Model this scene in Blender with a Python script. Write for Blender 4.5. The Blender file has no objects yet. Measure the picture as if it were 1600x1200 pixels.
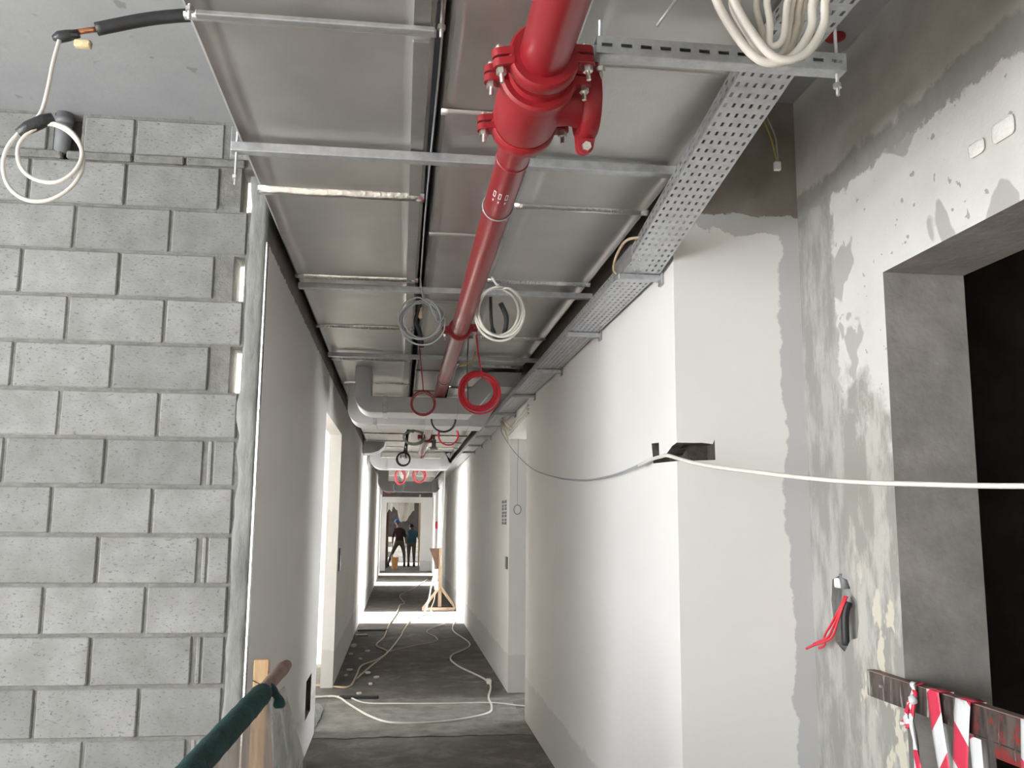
import bpy, bmesh, math, random
from mathutils import Vector, Matrix, noise as mnoise
random.seed(7)
scene = bpy.context.scene
C = scene.collection

# ------------------------------------------------------------------ camera
F, YAW, PIT, ROL = 1425.12, 0.119351, 0.151253, 0.008839
cam_d = bpy.data.cameras.new('camera'); cam = bpy.data.objects.new('camera', cam_d); C.objects.link(cam)
cam_d.sensor_fit = 'HORIZONTAL'; cam_d.sensor_width = 36.0; cam_d.lens = F / 1600 * 36; cam_d.clip_start = 0.02; cam_d.clip_end = 300
_fw = Vector((math.sin(YAW) * math.cos(PIT), math.cos(YAW) * math.cos(PIT), math.sin(PIT)))
_rt = Vector((math.cos(YAW), -math.sin(YAW), 0)); _up = _rt.cross(_fw)
_r = _rt * math.cos(ROL) + _up * math.sin(ROL); _u = _up * math.cos(ROL) - _rt * math.sin(ROL)
_m = Matrix((_r, _u, -_fw)).transposed().to_4x4(); _m.translation = (0, 0, 1.6)
cam.matrix_world = _m
scene.camera = cam

# ------------------------------------------------------------------ light, exposure
scene.view_settings.view_transform = 'Standard'
scene.view_settings.look = 'None'
scene.view_settings.gamma = 1.0
scene.view_settings.use_curve_mapping = False
scene.view_settings.exposure = 0.28
scene.cycles.use_denoising = True
scene.cycles.max_bounces = 10
scene.cycles.diffuse_bounces = 6
scene.cycles.caustics_reflective = False
scene.cycles.caustics_refractive = False
scene.cycles.sample_clamp_indirect = 6
world = bpy.data.worlds.new('overcast_sky'); scene.world = world; world.use_nodes = True
_bg = world.node_tree.nodes['Background']
_bg.inputs[0].default_value = (0.97, 0.985, 1.0, 1); _bg.inputs[1].default_value = 12.0
sun_d = bpy.data.lights.new('sun', 'SUN'); sun_d.energy = 50.0; sun_d.angle = math.radians(1.5); sun_d.color = (1.0, 0.95, 0.86)
sun = bpy.data.objects.new('sun', sun_d); C.objects.link(sun); sun.location = (-12, 0, 9)
sun.rotation_euler = Vector((1.0, 0.0, -0.58)).to_track_quat('-Z', 'Y').to_euler()

# ------------------------------------------------------------------ materials
def new_mat(name):
    m = bpy.data.materials.new(name); m.use_nodes = True
    nt = m.node_tree; b = nt.nodes['Principled BSDF']
    return m, nt, b

def mixcol(nt, fac, a, b):
    n = nt.nodes.new('ShaderNodeMix'); n.data_type = 'RGBA'
    for s, v in ((n.inputs[0], fac), (n.inputs[6], a), (n.inputs[7], b)):
        if hasattr(v, 'is_linked'): nt.links.new(v, s)
        elif isinstance(v, (int, float)): s.default_value = v
        else: s.default_value = (*v, 1) if len(v) == 3 else v
    return n.outputs[2]

def coords(nt, rand=False, scale=(1, 1, 1)):
    tc = nt.nodes.new('ShaderNodeTexCoord'); out = tc.outputs['Object']
    if rand:
        oi = nt.nodes.new('ShaderNodeObjectInfo'); ad = nt.nodes.new('ShaderNodeVectorMath'); ad.operation = 'MULTIPLY_ADD'
        cmb = nt.nodes.new('ShaderNodeCombineXYZ')
        for i in range(3): nt.links.new(oi.outputs['Random'], cmb.inputs[i])
        nt.links.new(cmb.outputs[0], ad.inputs[0]); ad.inputs[1].default_value = (37, 53, 71); nt.links.new(out, ad.inputs[2]); out = ad.outputs[0]
    if scale != (1, 1, 1):
        ms = nt.nodes.new('ShaderNodeVectorMath'); ms.operation = 'MULTIPLY'; nt.links.new(out, ms.inputs[0]); ms.inputs[1].default_value = scale; out = ms.outputs[0]
    return out

def noise(nt, vec, scale, detail=4, rough=0.6, dist=0.0):
    n = nt.nodes.new('ShaderNodeTexNoise'); n.inputs['Scale'].default_value = scale; n.inputs['Detail'].default_value = detail
    n.inputs['Roughness'].default_value = rough; n.inputs['Distortion'].default_value = dist
    nt.links.new(vec, n.inputs['Vector']); return n.outputs['Fac']

def ramp(nt, fac, lo, hi, a=0.0, b=1.0):
    n = nt.nodes.new('ShaderNodeMapRange'); n.inputs['From Min'].default_value = lo; n.inputs['From Max'].default_value = hi
    n.inputs['To Min'].default_value = a; n.inputs['To Max'].default_value = b
    nt.links.new(fac, n.inputs['Value']); return n.outputs['Result']

def math_(nt, op, a, b=None):
    n = nt.nodes.new('ShaderNodeMath'); n.operation = op
    for s, v in ((n.inputs[0], a), (n.inputs[1], b)):
        if v is None: continue
        if hasattr(v, 'is_linked'): nt.links.new(v, s)
        else: s.default_value = v
    return n.outputs[0]

def bump(nt, b, h, strength, dist=0.01):
    n = nt.nodes.new('ShaderNodeBump'); n.inputs['Strength'].default_value = strength; n.inputs['Distance'].default_value = dist
    nt.links.new(h, n.inputs['Height']); nt.links.new(n.outputs['Normal'], b.inputs['Normal'])

def simple(name, col, rough=0.6, metal=0.0, var=0.12, scale=6.0, bmp=0.0, bscale=60.0, rand=False, stretch=(1, 1, 1), coat=0.0):
    m, nt, b = new_mat(name)
    v = coords(nt, rand, stretch)
    f = ramp(nt, noise(nt, v, scale, 5), 0.3, 0.7)
    lo = tuple(c * (1 - var) for c in col); hi = tuple(min(1, c * (1 + var)) for c in col)
    nt.links.new(mixcol(nt, f, lo, hi), b.inputs['Base Color'])
    b.inputs['Roughness'].default_value = rough; b.inputs['Metallic'].default_value = metal
    if coat: b.inputs['Coat Weight'].default_value = coat; b.inputs['Coat Roughness'].default_value = 0.15
    if bmp: bump(nt, b, noise(nt, v, bscale, 3), bmp)
    return m

def sep_xyz(nt, vec):
    s = nt.nodes.new('ShaderNodeSeparateXYZ'); nt.links.new(vec, s.inputs[0]); return s.outputs

MT = {}
# concrete blocks: pale grey with dark pores, each block its own tone
m, nt, b = new_mat('concrete_block'); MT['block'] = m
v = coords(nt, True); oi = nt.nodes.new('ShaderNodeObjectInfo')
tone = mixcol(nt, oi.outputs['Random'], (0.27, 0.275, 0.272), (0.36, 0.365, 0.36))
cl = mixcol(nt, ramp(nt, noise(nt, v, 7, 4), 0.35, 0.7), (0.78, 0.78, 0.76), (1.06, 1.06, 1.06))
mu = nt.nodes.new('ShaderNodeMix'); mu.data_type = 'RGBA'; mu.blend_type = 'MULTIPLY'; mu.inputs[0].default_value = 1
nt.links.new(tone, mu.inputs[6]); nt.links.new(cl, mu.inputs[7])
vs = nt.nodes.new('ShaderNodeVectorMath'); vs.operation = 'MULTIPLY'; nt.links.new(v, vs.inputs[0]); vs.inputs[1].default_value = (0.6, 1, 1.2)
por = ramp(nt, noise(nt, vs.outputs[0], 95, 3, 0.7), 0.31, 0.43)
nt.links.new(mixcol(nt, por, (0.15, 0.155, 0.155), mu.outputs[2]), b.inputs['Base Color']); b.inputs['Roughness'].default_value = 0.9
bump(nt, b, noise(nt, vs.outputs[0], 95, 3, 0.7), 0.5, 0.006)

MT['mortar'] = simple('mortar', (0.22, 0.22, 0.21), 0.95, 0, 0.25, 18, 0.6, 60)
MT['smear'] = simple('cement_render', (0.27, 0.275, 0.265), 0.9, 0, 0.42, 9, 0.7, 35, stretch=(1, 1, 0.35))

# slab concrete, cast smooth, bluish pale with small dark marks
m, nt, b = new_mat('slab_concrete'); MT['slab'] = m
v = coords(nt)
c0 = mixcol(nt, ramp(nt, noise(nt, v, 1.6, 5), 0.3, 0.7), (0.37, 0.39, 0.405), (0.47, 0.49, 0.505))
sp = ramp(nt, noise(nt, coords(nt, scale=(1.6, 1, 1)), 9, 2, 0.5), 0.70, 0.745)
nt.links.new(mixcol(nt, sp, c0, (0.30, 0.31, 0.31)), b.inputs['Base Color']); b.inputs['Roughness'].default_value = 0.75
bump(nt, b, noise(nt, v, 30, 4), 0.15)

# painted plaster: white, raw brown concrete above the plaster line, bare putty border
def plaster(name, top, edge_axis=None, edge=None, white=(0.85, 0.835, 0.81)):
    m, nt, b = new_mat(name); v = coords(nt); x, y, z = sep_xyz(nt, v)
    n1 = noise(nt, v, 5, 5); n2 = noise(nt, v, 22, 4)
    wc = mixcol(nt, ramp(nt, noise(nt, v, 1.3, 4), 0.3, 0.7), tuple(c * 0.95 for c in white), white)
    # grubby skirting zone where the floor screed was splashed
    zz = math_(nt, 'ADD', z, ramp(nt, n1, 0.2, 0.8, -0.035, 0.035))
    wc = mixcol(nt, ramp(nt, zz, 0.33, 0.35, 0.0, 1.0), tuple(c * 0.80 for c in white), wc)
    if edge is not None:
        e = math_(nt, 'ADD', {'x': x, 'y': y}[edge_axis], ramp(nt, n1, 0.25, 0.75, -0.035, 0.035))
        t = math_(nt, 'ADD', z, ramp(nt, n1, 0.25, 0.75, -0.06, 0.06))
        f = math_(nt, 'MAXIMUM', ramp(nt, e, edge, edge + 0.006), ramp(nt, t, top - 0.075, top - 0.069))
        wc = mixcol(nt, f, wc, (0.56, 0.56, 0.56))
    zt = math_(nt, 'ADD', z, ramp(nt, n2, 0.3, 0.7, -0.012, 0.012))
    raw = mixcol(nt, ramp(nt, n1, 0.3, 0.7), (0.20, 0.17, 0.145), (0.30, 0.275, 0.25))
    nt.links.new(mixcol(nt, ramp(nt, zt, top, top + 0.004), wc, raw), b.inputs['Base Color'])
    b.inputs['Roughness'].default_value = 0.75
    bump(nt, b, noise(nt, v, 14, 3), 0.06)
    MT[name] = m
plaster('plaster_right', 2.85, 'x', 1.50)
plaster('plaster_left', 2.80)

# right lobby wall: whitewashed field, wet cement bands at top and corner, stained concrete above
m, nt, b = new_mat('patched_concrete'); MT['patched'] = m
v = coords(nt); x, y, z = sep_xyz(nt, v)
n1 = noise(nt, v, 3.5, 6, 0.65); n2 = noise(nt, v, 11, 5, 0.65); n3 = noise(nt, coords(nt, scale=(1, 1, 0.3)), 9, 5, 0.7)
conc = mixcol(nt, ramp(nt, n1, 0.3, 0.7), (0.44, 0.425, 0.40), (0.60, 0.59, 0.565))
wet = mixcol(nt, ramp(nt, n2, 0.3, 0.7), (0.31, 0.305, 0.285), (0.37, 0.365, 0.345))
pale = mixcol(nt, ramp(nt, n1, 0.3, 0.75), (0.62, 0.61, 0.58), (0.70, 0.695, 0.67))
spots = ramp(nt, noise(nt, v, 26, 2, 0.5), 0.69, 0.72)
pale = mixcol(nt, spots, pale, (0.36, 0.355, 0.34))
mixz = mixcol(nt, ramp(nt, n3, 0.48, 0.60), (0.32, 0.315, 0.285), (0.50, 0.49, 0.45))
dab = math_(nt, 'MULTIPLY', ramp(nt, noise(nt, coords(nt, scale=(1, 1.3, 0.8)), 8, 3, 0.55), 0.56, 0.585), ramp(nt, math_(nt, 'ADD', z, ramp(nt, n2, 0.2, 0.8, -0.1, 0.1)), 1.5, 1.35))
mixz = mixcol(nt, dab, mixz, (0.62, 0.59, 0.49))
patch = ramp(nt, noise(nt, v, 3.1, 3, 0.5, 0.4), 0.60, 0.615)
zz = math_(nt, 'ADD', z, ramp(nt, n2, 0.2, 0.8, -0.045, 0.045))
yy = math_(nt, 'ADD', y, ramp(nt, n2, 0.2, 0.8, -0.05, 0.05))
low = math_(nt, 'ADD', z, ramp(nt, n1, 0.2, 0.8, -0.45, 0.45))
col = mixcol(nt, patch, pale, (0.42, 0.415, 0.39))
field = mixcol(nt, ramp(nt, low, 1.85, 2.05), mixz, col)
col = mixcol(nt, ramp(nt, yy, 3.13, 3.15), field, mixcol(nt, ramp(nt, n3, 0.45, 0.6), (0.30, 0.295, 0.275), (0.44, 0.435, 0.41)))
col = mixcol(nt, ramp(nt, zz, 2.835, 2.845), col, wet)
zb = math_(nt, 'ADD', z, ramp(nt, n1, 0.2, 0.8, -0.07, 0.07))
col = mixcol(nt, ramp(nt, zb, 2.93, 2.95), col, conc)
nt.links.new(col, b.inputs['Base Color']); b.inputs['Roughness'].default_value = 0.85
bump(nt, b, n2, 0.35, 0.01)

MT['jamb'] = simple('formed_concrete', (0.33, 0.31, 0.29), 0.85, 0, 0.25, 5, 0.3, 25)
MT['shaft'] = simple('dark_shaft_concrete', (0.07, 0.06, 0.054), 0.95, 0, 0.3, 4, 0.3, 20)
MT['raw'] = simple('raw_wall_core', (0.10, 0.085, 0.07), 0.95, 0, 0.4, 25, 0.5, 60)
MT['room'] = simple('room_plaster', (0.76, 0.75, 0.73), 0.9, 0, 0.08, 2)

m, nt, b = new_mat('floor_screed'); MT['floor'] = m
v = coords(nt); n1 = noise(nt, v, 1.1, 6, 0.65); n2 = noise(nt, v, 7, 6, 0.7)
c0 = mixcol(nt, ramp(nt, n1, 0.35, 0.65), (0.10, 0.09, 0.08), (0.17, 0.157, 0.142))
dust = ramp(nt, noise(nt, v, 3.2, 8, 0.75, 0.3), 0.48, 0.68, 0, 0.75)
nt.links.new(mixcol(nt, dust, c0, (0.29, 0.275, 0.25)), b.inputs['Base Color']); b.inputs['Roughness'].default_value = 0.9
bump(nt, b, n2, 0.3, 0.01)

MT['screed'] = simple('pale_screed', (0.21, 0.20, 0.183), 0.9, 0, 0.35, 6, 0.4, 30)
# foil facing over duct insulation
m, nt, b = new_mat('insulation_foil'); MT['foil'] = m
v = coords(nt, True); fine = noise(nt, coords(nt, scale=(60, 8, 8)), 6, 3); n1 = noise(nt, v, 3, 4)
nt.links.new(mixcol(nt, ramp(nt, n1, 0.3, 0.7), (0.51, 0.50, 0.485), (0.62, 0.61, 0.59)), b.inputs['Base Color'])
b.inputs['Metallic'].default_value = 0.85
nt.links.new(ramp(nt, n1, 0.3, 0.7, 0.36, 0.5), b.inputs['Roughness'])
cr = noise(nt, coords(nt, scale=(0.5, 7, 1)), 2.2, 4, 0.6)
bump(nt, b, math_(nt, 'ADD', math_(nt, 'MULTIPLY', fine, 0.35), cr), 0.10, 0.02)
MT['foiltape'] = simple('foil_tape', (0.72, 0.72, 0.71), 0.26, 0.95, 0.06, 20, 0.25, 40)
MT['foildark'] = simple('foil_lap', (0.45, 0.44, 0.43), 0.42, 0.85, 0.08, 10, 0.1, 40)
MT['galv'] = simple('galvanized_steel', (0.56, 0.58, 0.60), 0.42, 0.75, 0.14, 30, 0.05, 60)
MT['galvdull'] = simple('dull_galvanized_steel', (0.42, 0.43, 0.44), 0.5, 0.7, 0.15, 25)
MT['duct_white'] = simple('bare_sheet_duct', (0.60, 0.60, 0.61), 0.45, 0.35, 0.06, 5)
MT['zinc'] = simple('zinc_bolt', (0.70, 0.69, 0.66), 0.3, 0.9, 0.1, 60)
MT['red'] = simple('red_pipe_paint', (0.25, 0.008, 0.015), 0.36, 0, 0.10, 5, 0.02, 40, coat=0.15)
MT['redcast'] = simple('red_cast_paint', (0.27, 0.010, 0.016), 0.48, 0, 0.12, 8, 0.12, 70)
MT['white'] = simple('white_sheath', (0.78, 0.75, 0.69), 0.4, 0, 0.06, 12)
MT['cream'] = simple('cream_cord', (0.62, 0.50, 0.34), 0.55, 0, 0.1, 12)
MT['greycable'] = simple('grey_cable', (0.38, 0.41, 0.44), 0.45, 0, 0.1, 12)
MT['redwire'] = simple('red_wire', (0.72, 0.035, 0.06), 0.4, 0, 0.1, 12)
MT['darkred'] = simple('dark_red_wire', (0.42, 0.05, 0.06), 0.45, 0, 0.1, 12)
MT['black'] = simple('black_rubber', (0.025, 0.026, 0.028), 0.5, 0, 0.3, 20, 0.1, 60)
MT['tape'] = simple('black_tape', (0.03, 0.032, 0.035), 0.35, 0, 0.3, 30, 0.3, 60)
MT['greengrey'] = simple('olive_cable', (0.13, 0.145, 0.12), 0.5, 0, 0.15, 20)
MT['yellow'] = simple('yellow_wire', (0.50, 0.40, 0.08), 0.5, 0, 0.1, 20)
MT['copper'] = simple('copper', (0.62, 0.27, 0.16), 0.35, 0.9, 0.15, 20)
MT['foam'] = simple('cream_foam', (0.72, 0.62, 0.38), 0.9, 0, 0.15, 30, 0.4, 80)
MT['pvc'] = simple('grey_pvc', (0.20, 0.215, 0.225), 0.5, 0, 0.08, 10)
MT['whiteplastic'] = simple('white_plastic', (0.78, 0.77, 0.75), 0.4, 0, 0.04, 10)
MT['putty'] = simple('white_putty', (0.82, 0.81, 0.78), 0.85, 0, 0.06, 18, 0.5, 50)
MT['wood'] = simple('pine_wood', (0.55, 0.37, 0.20), 0.7, 0, 0.22, 7, 0.15, 40, stretch=(6, 6, 0.8))
MT['palewood'] = simple('pale_wood', (0.66, 0.50, 0.36), 0.7, 0, 0.15, 7, 0.1, 40, stretch=(6, 6, 0.8))
MT['polewood'] = simple('old_round_wood', (0.24, 0.165, 0.14), 0.8, 0, 0.3, 14, 0.4, 50)
MT['brownboard'] = simple('brown_board', (0.14, 0.075, 0.045), 0.7, 0, 0.2, 12)
MT['orange'] = simple('orange_plastic', (0.85, 0.42, 0.17), 0.5, 0, 0.1, 10)
MT['hardhat'] = simple('blue_hard_hat', (0.03, 0.12, 0.33), 0.4, 0, 0.1, 10)
MT['teal'] = simple('teal_shirt', (0.025, 0.085, 0.105), 0.85, 0, 0.2, 10)
MT['darkshirt'] = simple('dark_maroon_shirt', (0.04, 0.02, 0.022), 0.85, 0, 0.2, 10)
MT['trousers'] = simple('grey_trousers', (0.11, 0.10, 0.09), 0.9, 0, 0.2, 10)
MT['skin'] = simple('skin', (0.30, 0.17, 0.12), 0.6, 0, 0.08, 10)
MT['hair'] = simple('dark_hair', (0.02, 0.016, 0.014), 0.7, 0, 0.2, 40)
MT['shoe'] = simple('dark_boot', (0.03, 0.028, 0.026), 0.7, 0, 0.2, 20)
MT['tape_red'] = simple('tape_red_print', (0.66, 0.035, 0.085), 0.4, 0, 0.05, 8)
MT['tape_white'] = simple('tape_white_film', (0.74, 0.76, 0.76), 0.4, 0, 0.04, 8)
MT['sheet'] = simple('white_plastic_sheet', (0.74, 0.71, 0.66), 0.6, 0, 0.08, 6)
MT['aac'] = simple('white_lightweight_block', (0.74, 0.71, 0.66), 0.9, 0, 0.06, 4)
MT['stencil'] = simple('grey_stencil_ink', (0.30, 0.30, 0.30), 0.8, 0, 0.2, 60)
MT['green'] = simple('green_shade_net', (0.006, 0.042, 0.038), 0.8, 0, 0.4, 16, 0.6, 60)

# paint-smeared plank
m, nt, b = new_mat('painted_plank'); MT['plank'] = m
v = coords(nt); n1 = noise(nt, coords(nt, scale=(1, 1, 0.25)), 28, 5, 0.65); x, y, z = sep_xyz(nt, v)
base = mixcol(nt, ramp(nt, n1, 0.38, 0.60), (0.025, 0.020, 0.019), (0.11, 0.085, 0.075))
wh = mixcol(nt, ramp(nt, noise(nt, coords(nt, scale=(1, 1.0, 0.12)), 22, 4, 0.7), 0.57, 0.66), base, (0.48, 0.46, 0.43))
rd = math_(nt, 'MULTIPLY', ramp(nt, noise(nt, v, 24, 4, 0.7), 0.50, 0.58), ramp(nt, y, 2.45, 2.36))
nt.links.new(mixcol(nt, rd, wh, (0.22, 0.022, 0.02)), b.inputs['Base Color']); b.inputs['Roughness'].default_value = 0.6

# sheer netting: lets light through its weave
def veil(name, col, alpha):
    m, nt, b = new_mat(name); v = coords(nt)
    b.inputs['Base Color'].default_value = (*col, 1); b.inputs['Roughness'].default_value = 0.8
    nt.links.new(ramp(nt, noise(nt, coords(nt, scale=(6, 6, 1)), 5, 4), 0.3, 0.7, alpha - 0.15, alpha + 0.15), b.inputs['Alpha'])
    MT[name] = m
veil('veil_pink', (0.60, 0.50, 0.43), 0.72)
veil('veil_green', (0.24, 0.27, 0.24), 0.5)

# ------------------------------------------------------------------ mesh helpers
def obj(name, bm, mat, parent=None, smooth=False, mats=None):
    me = bpy.data.meshes.new(name); bm.normal_update(); bm.to_mesh(me); bm.free()
    for mm in (mats or [mat]): me.materials.append(MT[mm])
    if smooth:
        for p in me.polygons: p.use_smooth = True
    o = bpy.data.objects.new(name, me); C.objects.link(o)
    if parent: o.parent = parent
    return o

def tag(o, label, cat, group=None):
    o['label'] = label; o['category'] = cat
    if group: o['group'] = group
    return o

def thing(name, label, cat, loc=(0, 0, 0), group=None):
    o = bpy.data.objects.new(name, None); C.objects.link(o); o.location = loc; o.empty_display_size = 0.1
    return tag(o, label, cat, group)

def local(o, parent):
    """parts are modelled in world coordinates; keep them there under an Empty that stands at the thing's base"""
    o.parent = parent; o.matrix_parent_inverse = Matrix.Translation(-parent.location); return o

def struct(name, bm, mat, smooth=False, mats=None):
    o = obj(name, bm, mat, None, smooth, mats); o['kind'] = 'structure'; return o

def box(bm, x0, x1, y0, y1, z0, z1, bev=0.0, seg=1, mi=0):
    vs = [bm.verts.new(p) for p in ((x0, y0, z0), (x1, y0, z0), (x1, y1, z0), (x0, y1, z0), (x0, y0, z1), (x1, y0, z1), (x1, y1, z1), (x0, y1, z1))]
    fs = [bm.faces.new([vs[i] for i in q]) for q in ((3, 2, 1, 0), (4, 5, 6, 7), (0, 1, 5, 4), (1, 2, 6, 5), (2, 3, 7, 6), (3, 0, 4, 7))]
    for f in fs: f.material_index = mi
    if bev:
        es = list({e for f in fs for e in f.edges})
        bmesh.ops.bevel(bm, geom=es, offset=bev, segments=seg, profile=0.5, affect='EDGES')
    return vs

def boxm(*a, **k):
    bm = bmesh.new(); box(bm, *a, **k); return bm

def prism(bm, pts, ax, a, b, mi=0):
    """extrude a 2-D outline along axis ax from a to b"""
    def P(u, w, t): return {'x': (t, u, w), 'y': (u, t, w), 'z': (u, w, t)}[ax]
    A = [bm.verts.new(P(u, w, a)) for u, w in pts]; B = [bm.verts.new(P(u, w, b)) for u, w in pts]
    n = len(pts); fs = [bm.faces.new(A), bm.faces.new(B[::-1])]
    for i in range(n): fs.append(bm.faces.new((A[i], B[i], B[(i + 1) % n], A[(i + 1) % n])))
    for f in fs: f.material_index = mi
    bmesh.ops.recalc_face_normals(bm, faces=fs)

def smooth_path(pts, n=8, closed=False):
    pts = [Vector(p) for p in pts]; out = []
    N = len(pts)
    for i in range(N if closed else N - 1):
        if closed: p0, p1, p2, p3 = pts[i - 1], pts[i], pts[(i + 1) % N], pts[(i + 2) % N]
        else: p0, p1, p2, p3 = pts[max(i - 1, 0)], pts[i], pts[i + 1], pts[min(i + 2, N - 1)]
        for k in range(n):
            t = k / n
            out.append(0.5 * ((2 * p1) + (p2 - p0) * t + (2 * p0 - 5 * p1 + 4 * p2 - p3) * t * t + (3 * p1 - p0 - 3 * p2 + p3) * t ** 3))
    if not closed: out.append(pts[-1])
    return out

def tube(bm, path, r, n=8, closed=False, cap=True, mi=0):
    path = [Vector(p) for p in path]; N = len(path); R = r if hasattr(r, '__len__') else [r] * N
    tang = []
    for i in range(N):
        a = path[i - 1] if (closed or i > 0) else path[0]; c = path[(i + 1) % N] if (closed or i < N - 1) else path[-1]
        t = (c - a); tang.append(t.normalized() if t.length > 1e-9 else Vector((0, 0, 1)))
    up = Vector((0, 0, 1)) if abs(tang[0].z) < 0.9 else Vector((1, 0, 0))
    nrm = (up - tang[0] * up.dot(tang[0])).normalized(); rings = []
    for i in range(N):
        nrm = (nrm - tang[i] * nrm.dot(tang[i])); nrm = nrm.normalized() if nrm.length > 1e-6 else tang[i].orthogonal().normalized()
        bi = tang[i].cross(nrm)
        rings.append([bm.verts.new(path[i] + (nrm * math.cos(2 * math.pi * k / n) + bi * math.sin(2 * math.pi * k / n)) * R[i]) for k in range(n)])
    for i in range(N if closed else N - 1):
        A, B = rings[i], rings[(i + 1) % N]
        for k in range(n):
            f = bm.faces.new((A[k], A[(k + 1) % n], B[(k + 1) % n], B[k])); f.material_index = mi
    if cap and not closed:
        bm.faces.new(rings[0][::-1]).material_index = mi; bm.faces.new(rings[-1]).material_index = mi

def tubem(path, r, n=8, **k):
    bm = bmesh.new(); tube(bm, path, r, n, **k); return bm

def lathe(bm, prof, origin, axis, n=32):
    """prof: (distance along axis, radius)"""
    axis = Vector(axis).normalized(); o = Vector(origin); u = axis.orthogonal().normalized(); w = axis.cross(u); rings = []
    for d, r in prof:
        rings.append([bm.verts.new(o + axis * d + (u * math.cos(2 * math.pi * k / n) + w * math.sin(2 * math.pi * k / n)) * r) for k in range(n)])
    for A, B in zip(rings, rings[1:]):
        for k in range(n): bm.faces.new((A[k], A[(k + 1) % n], B[(k + 1) % n], B[k]))
    bm.faces.new(rings[0][::-1]); bm.faces.new(rings[-1])

def shade_auto(o, ang=35):
    for p in o.data.polygons: p.use_smooth = True
    bm = bmesh.new(); bm.from_mesh(o.data)
    for e in bm.edges:
        if len(e.link_faces) == 2 and e.calc_face_angle(0) > math.radians(ang): e.smooth = False
    bm.to_mesh(o.data); bm.free(); return o

def carve(o, cutters, mat):
    """cut real recesses into a wall; the cut faces take the raw core material"""
    o.data.materials.append(MT[mat])
    dead = []
    for bm in cutters:
        me = bpy.data.meshes.new('cut'); bm.to_mesh(me); bm.free()
        for k in range(len(o.data.materials) - 1): me.materials.append(MT[mat])
        me.materials.append(MT[mat])
        for p in me.polygons: p.material_index = len(o.data.materials) - 1
        c = bpy.data.objects.new('cut', me); C.objects.link(c); dead.append(c)
        md = o.modifiers.new('cut', 'BOOLEAN'); md.operation = 'DIFFERENCE'; md.object = c; md.solver = 'EXACT'
    bpy.context.view_layer.update()
    dg = bpy.context.evaluated_depsgraph_get()
    me = bpy.data.meshes.new_from_object(o.evaluated_get(dg)); o.modifiers.clear(); o.data = me
    for c in dead: bpy.data.objects.remove(c)

# ------------------------------------------------------------------ setting: slabs and walls
XL, XR = -0.61, 1.06          # corridor faces
ZC = 3.35                     # slab soffit
YB, YR = 3.95, 3.44           # block wall face, return wall face
def slab_plan(z0, z1):
    bm = bmesh.new(); prism(bm, [(-5.6, -6), (4.4, -6), (4.4, 42), (-4.2, 42), (-4.2, 5.0), (-5.6, 5.0)], 'z', z0, z1); return bm
struct('floor', slab_plan(-0.25, 0), 'floor')
fl = bpy.data.objects['floor']
# paler screed strip laid across the corridor at the first doorways
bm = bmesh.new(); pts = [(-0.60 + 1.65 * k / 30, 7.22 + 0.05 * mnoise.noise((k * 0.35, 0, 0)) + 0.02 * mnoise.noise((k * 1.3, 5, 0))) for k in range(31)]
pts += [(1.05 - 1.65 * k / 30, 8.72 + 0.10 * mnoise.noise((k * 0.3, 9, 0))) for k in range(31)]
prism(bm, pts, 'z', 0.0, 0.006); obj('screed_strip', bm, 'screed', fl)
# unseen slot added in the slab so sky light brightens the block wall gaps
bm = bmesh.new(); prism(bm, [(-5.6, -6), (4.4, -6), (4.4, 42), (-4.2, 42), (-4.2, 5.1), (-0.9, 5.1), (-0.9, 4.2), (-5.6, 4.2)], 'z', ZC, ZC + 0.3)
struct('ceiling', bm, 'slab')

def wall_with_doors(name, x0, x1, y0, y1, doors, mat, extra=None):
    bm = bmesh.new(); out = [(y0, 0)]
    for (a, c, h) in doors: out += [(a, 0), (a, h), (c, h), (c, 0)]
    prism(bm, out + [(y1, 0), (y1, ZC), (y0, ZC)], 'x', x0, x1)
    return struct(name, bm, mat)
LD = [(7.40, 9.35, 2.47), (15.1, 17.0, 2.5), (23.9, 25.4, 2.5), (28.4, 29.6, 2.45)]
RD = [(7.75, 8.97, 2.42), (14.95, 17.0, 2.5), (24.2, 26.2, 2.5), (28.6, 29.6, 2.45)]
wl = wall_with_doors('wall_left', -0.73, XL, 4.6, 31, LD, 'plaster_left')
carve(wl, [boxm(-0.67, -0.60, 6.62, 7.0, 0.25, 0.51)], 'raw')
struct('wall_left_end', boxm(-0.68, XL, 4.13, 4.6, 0, ZC), 'plaster_left')
# right wall: corridor leg with doors and the return leg facing the lobby
bm = bmesh.new()
prism(bm, [(XR, 3.44), (1.60, 3.44), (1.60, 3.64), (1.26, 3.64), (1.26, 7.75), (XR, 7.75)], 'z', 0, ZC)
wr = struct('wall_right', bm, 'plaster_right')
c1 = bmesh.new(); prism(c1, [(3.40, 1.915), (3.44, 1.915), (3.50, 1.907), (3.56, 1.888), (3.60, 1.877), (3.685, 1.879), (3.688, 1.936), (3.80, 1.942), (3.775, 1.855), (3.40, 1.842)], 'x', 0.9, 1.13)
c2 = bmesh.new(); prism(c2, [(1.10, 1.914), (1.16, 1.916), (1.205, 1.912), (1.213, 1.93), (1.214, 1.85), (1.13, 1.846), (1.10, 1.846)], 'y', 3.30, 3.53)
carve(wr, [c1, c2], 'raw')
wall_with_doors('wall_right_far', XR, 1.26, 7.755, 31, [(7.755, 8.97, 2.42)] + RD[1:], 'plaster_right')

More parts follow.
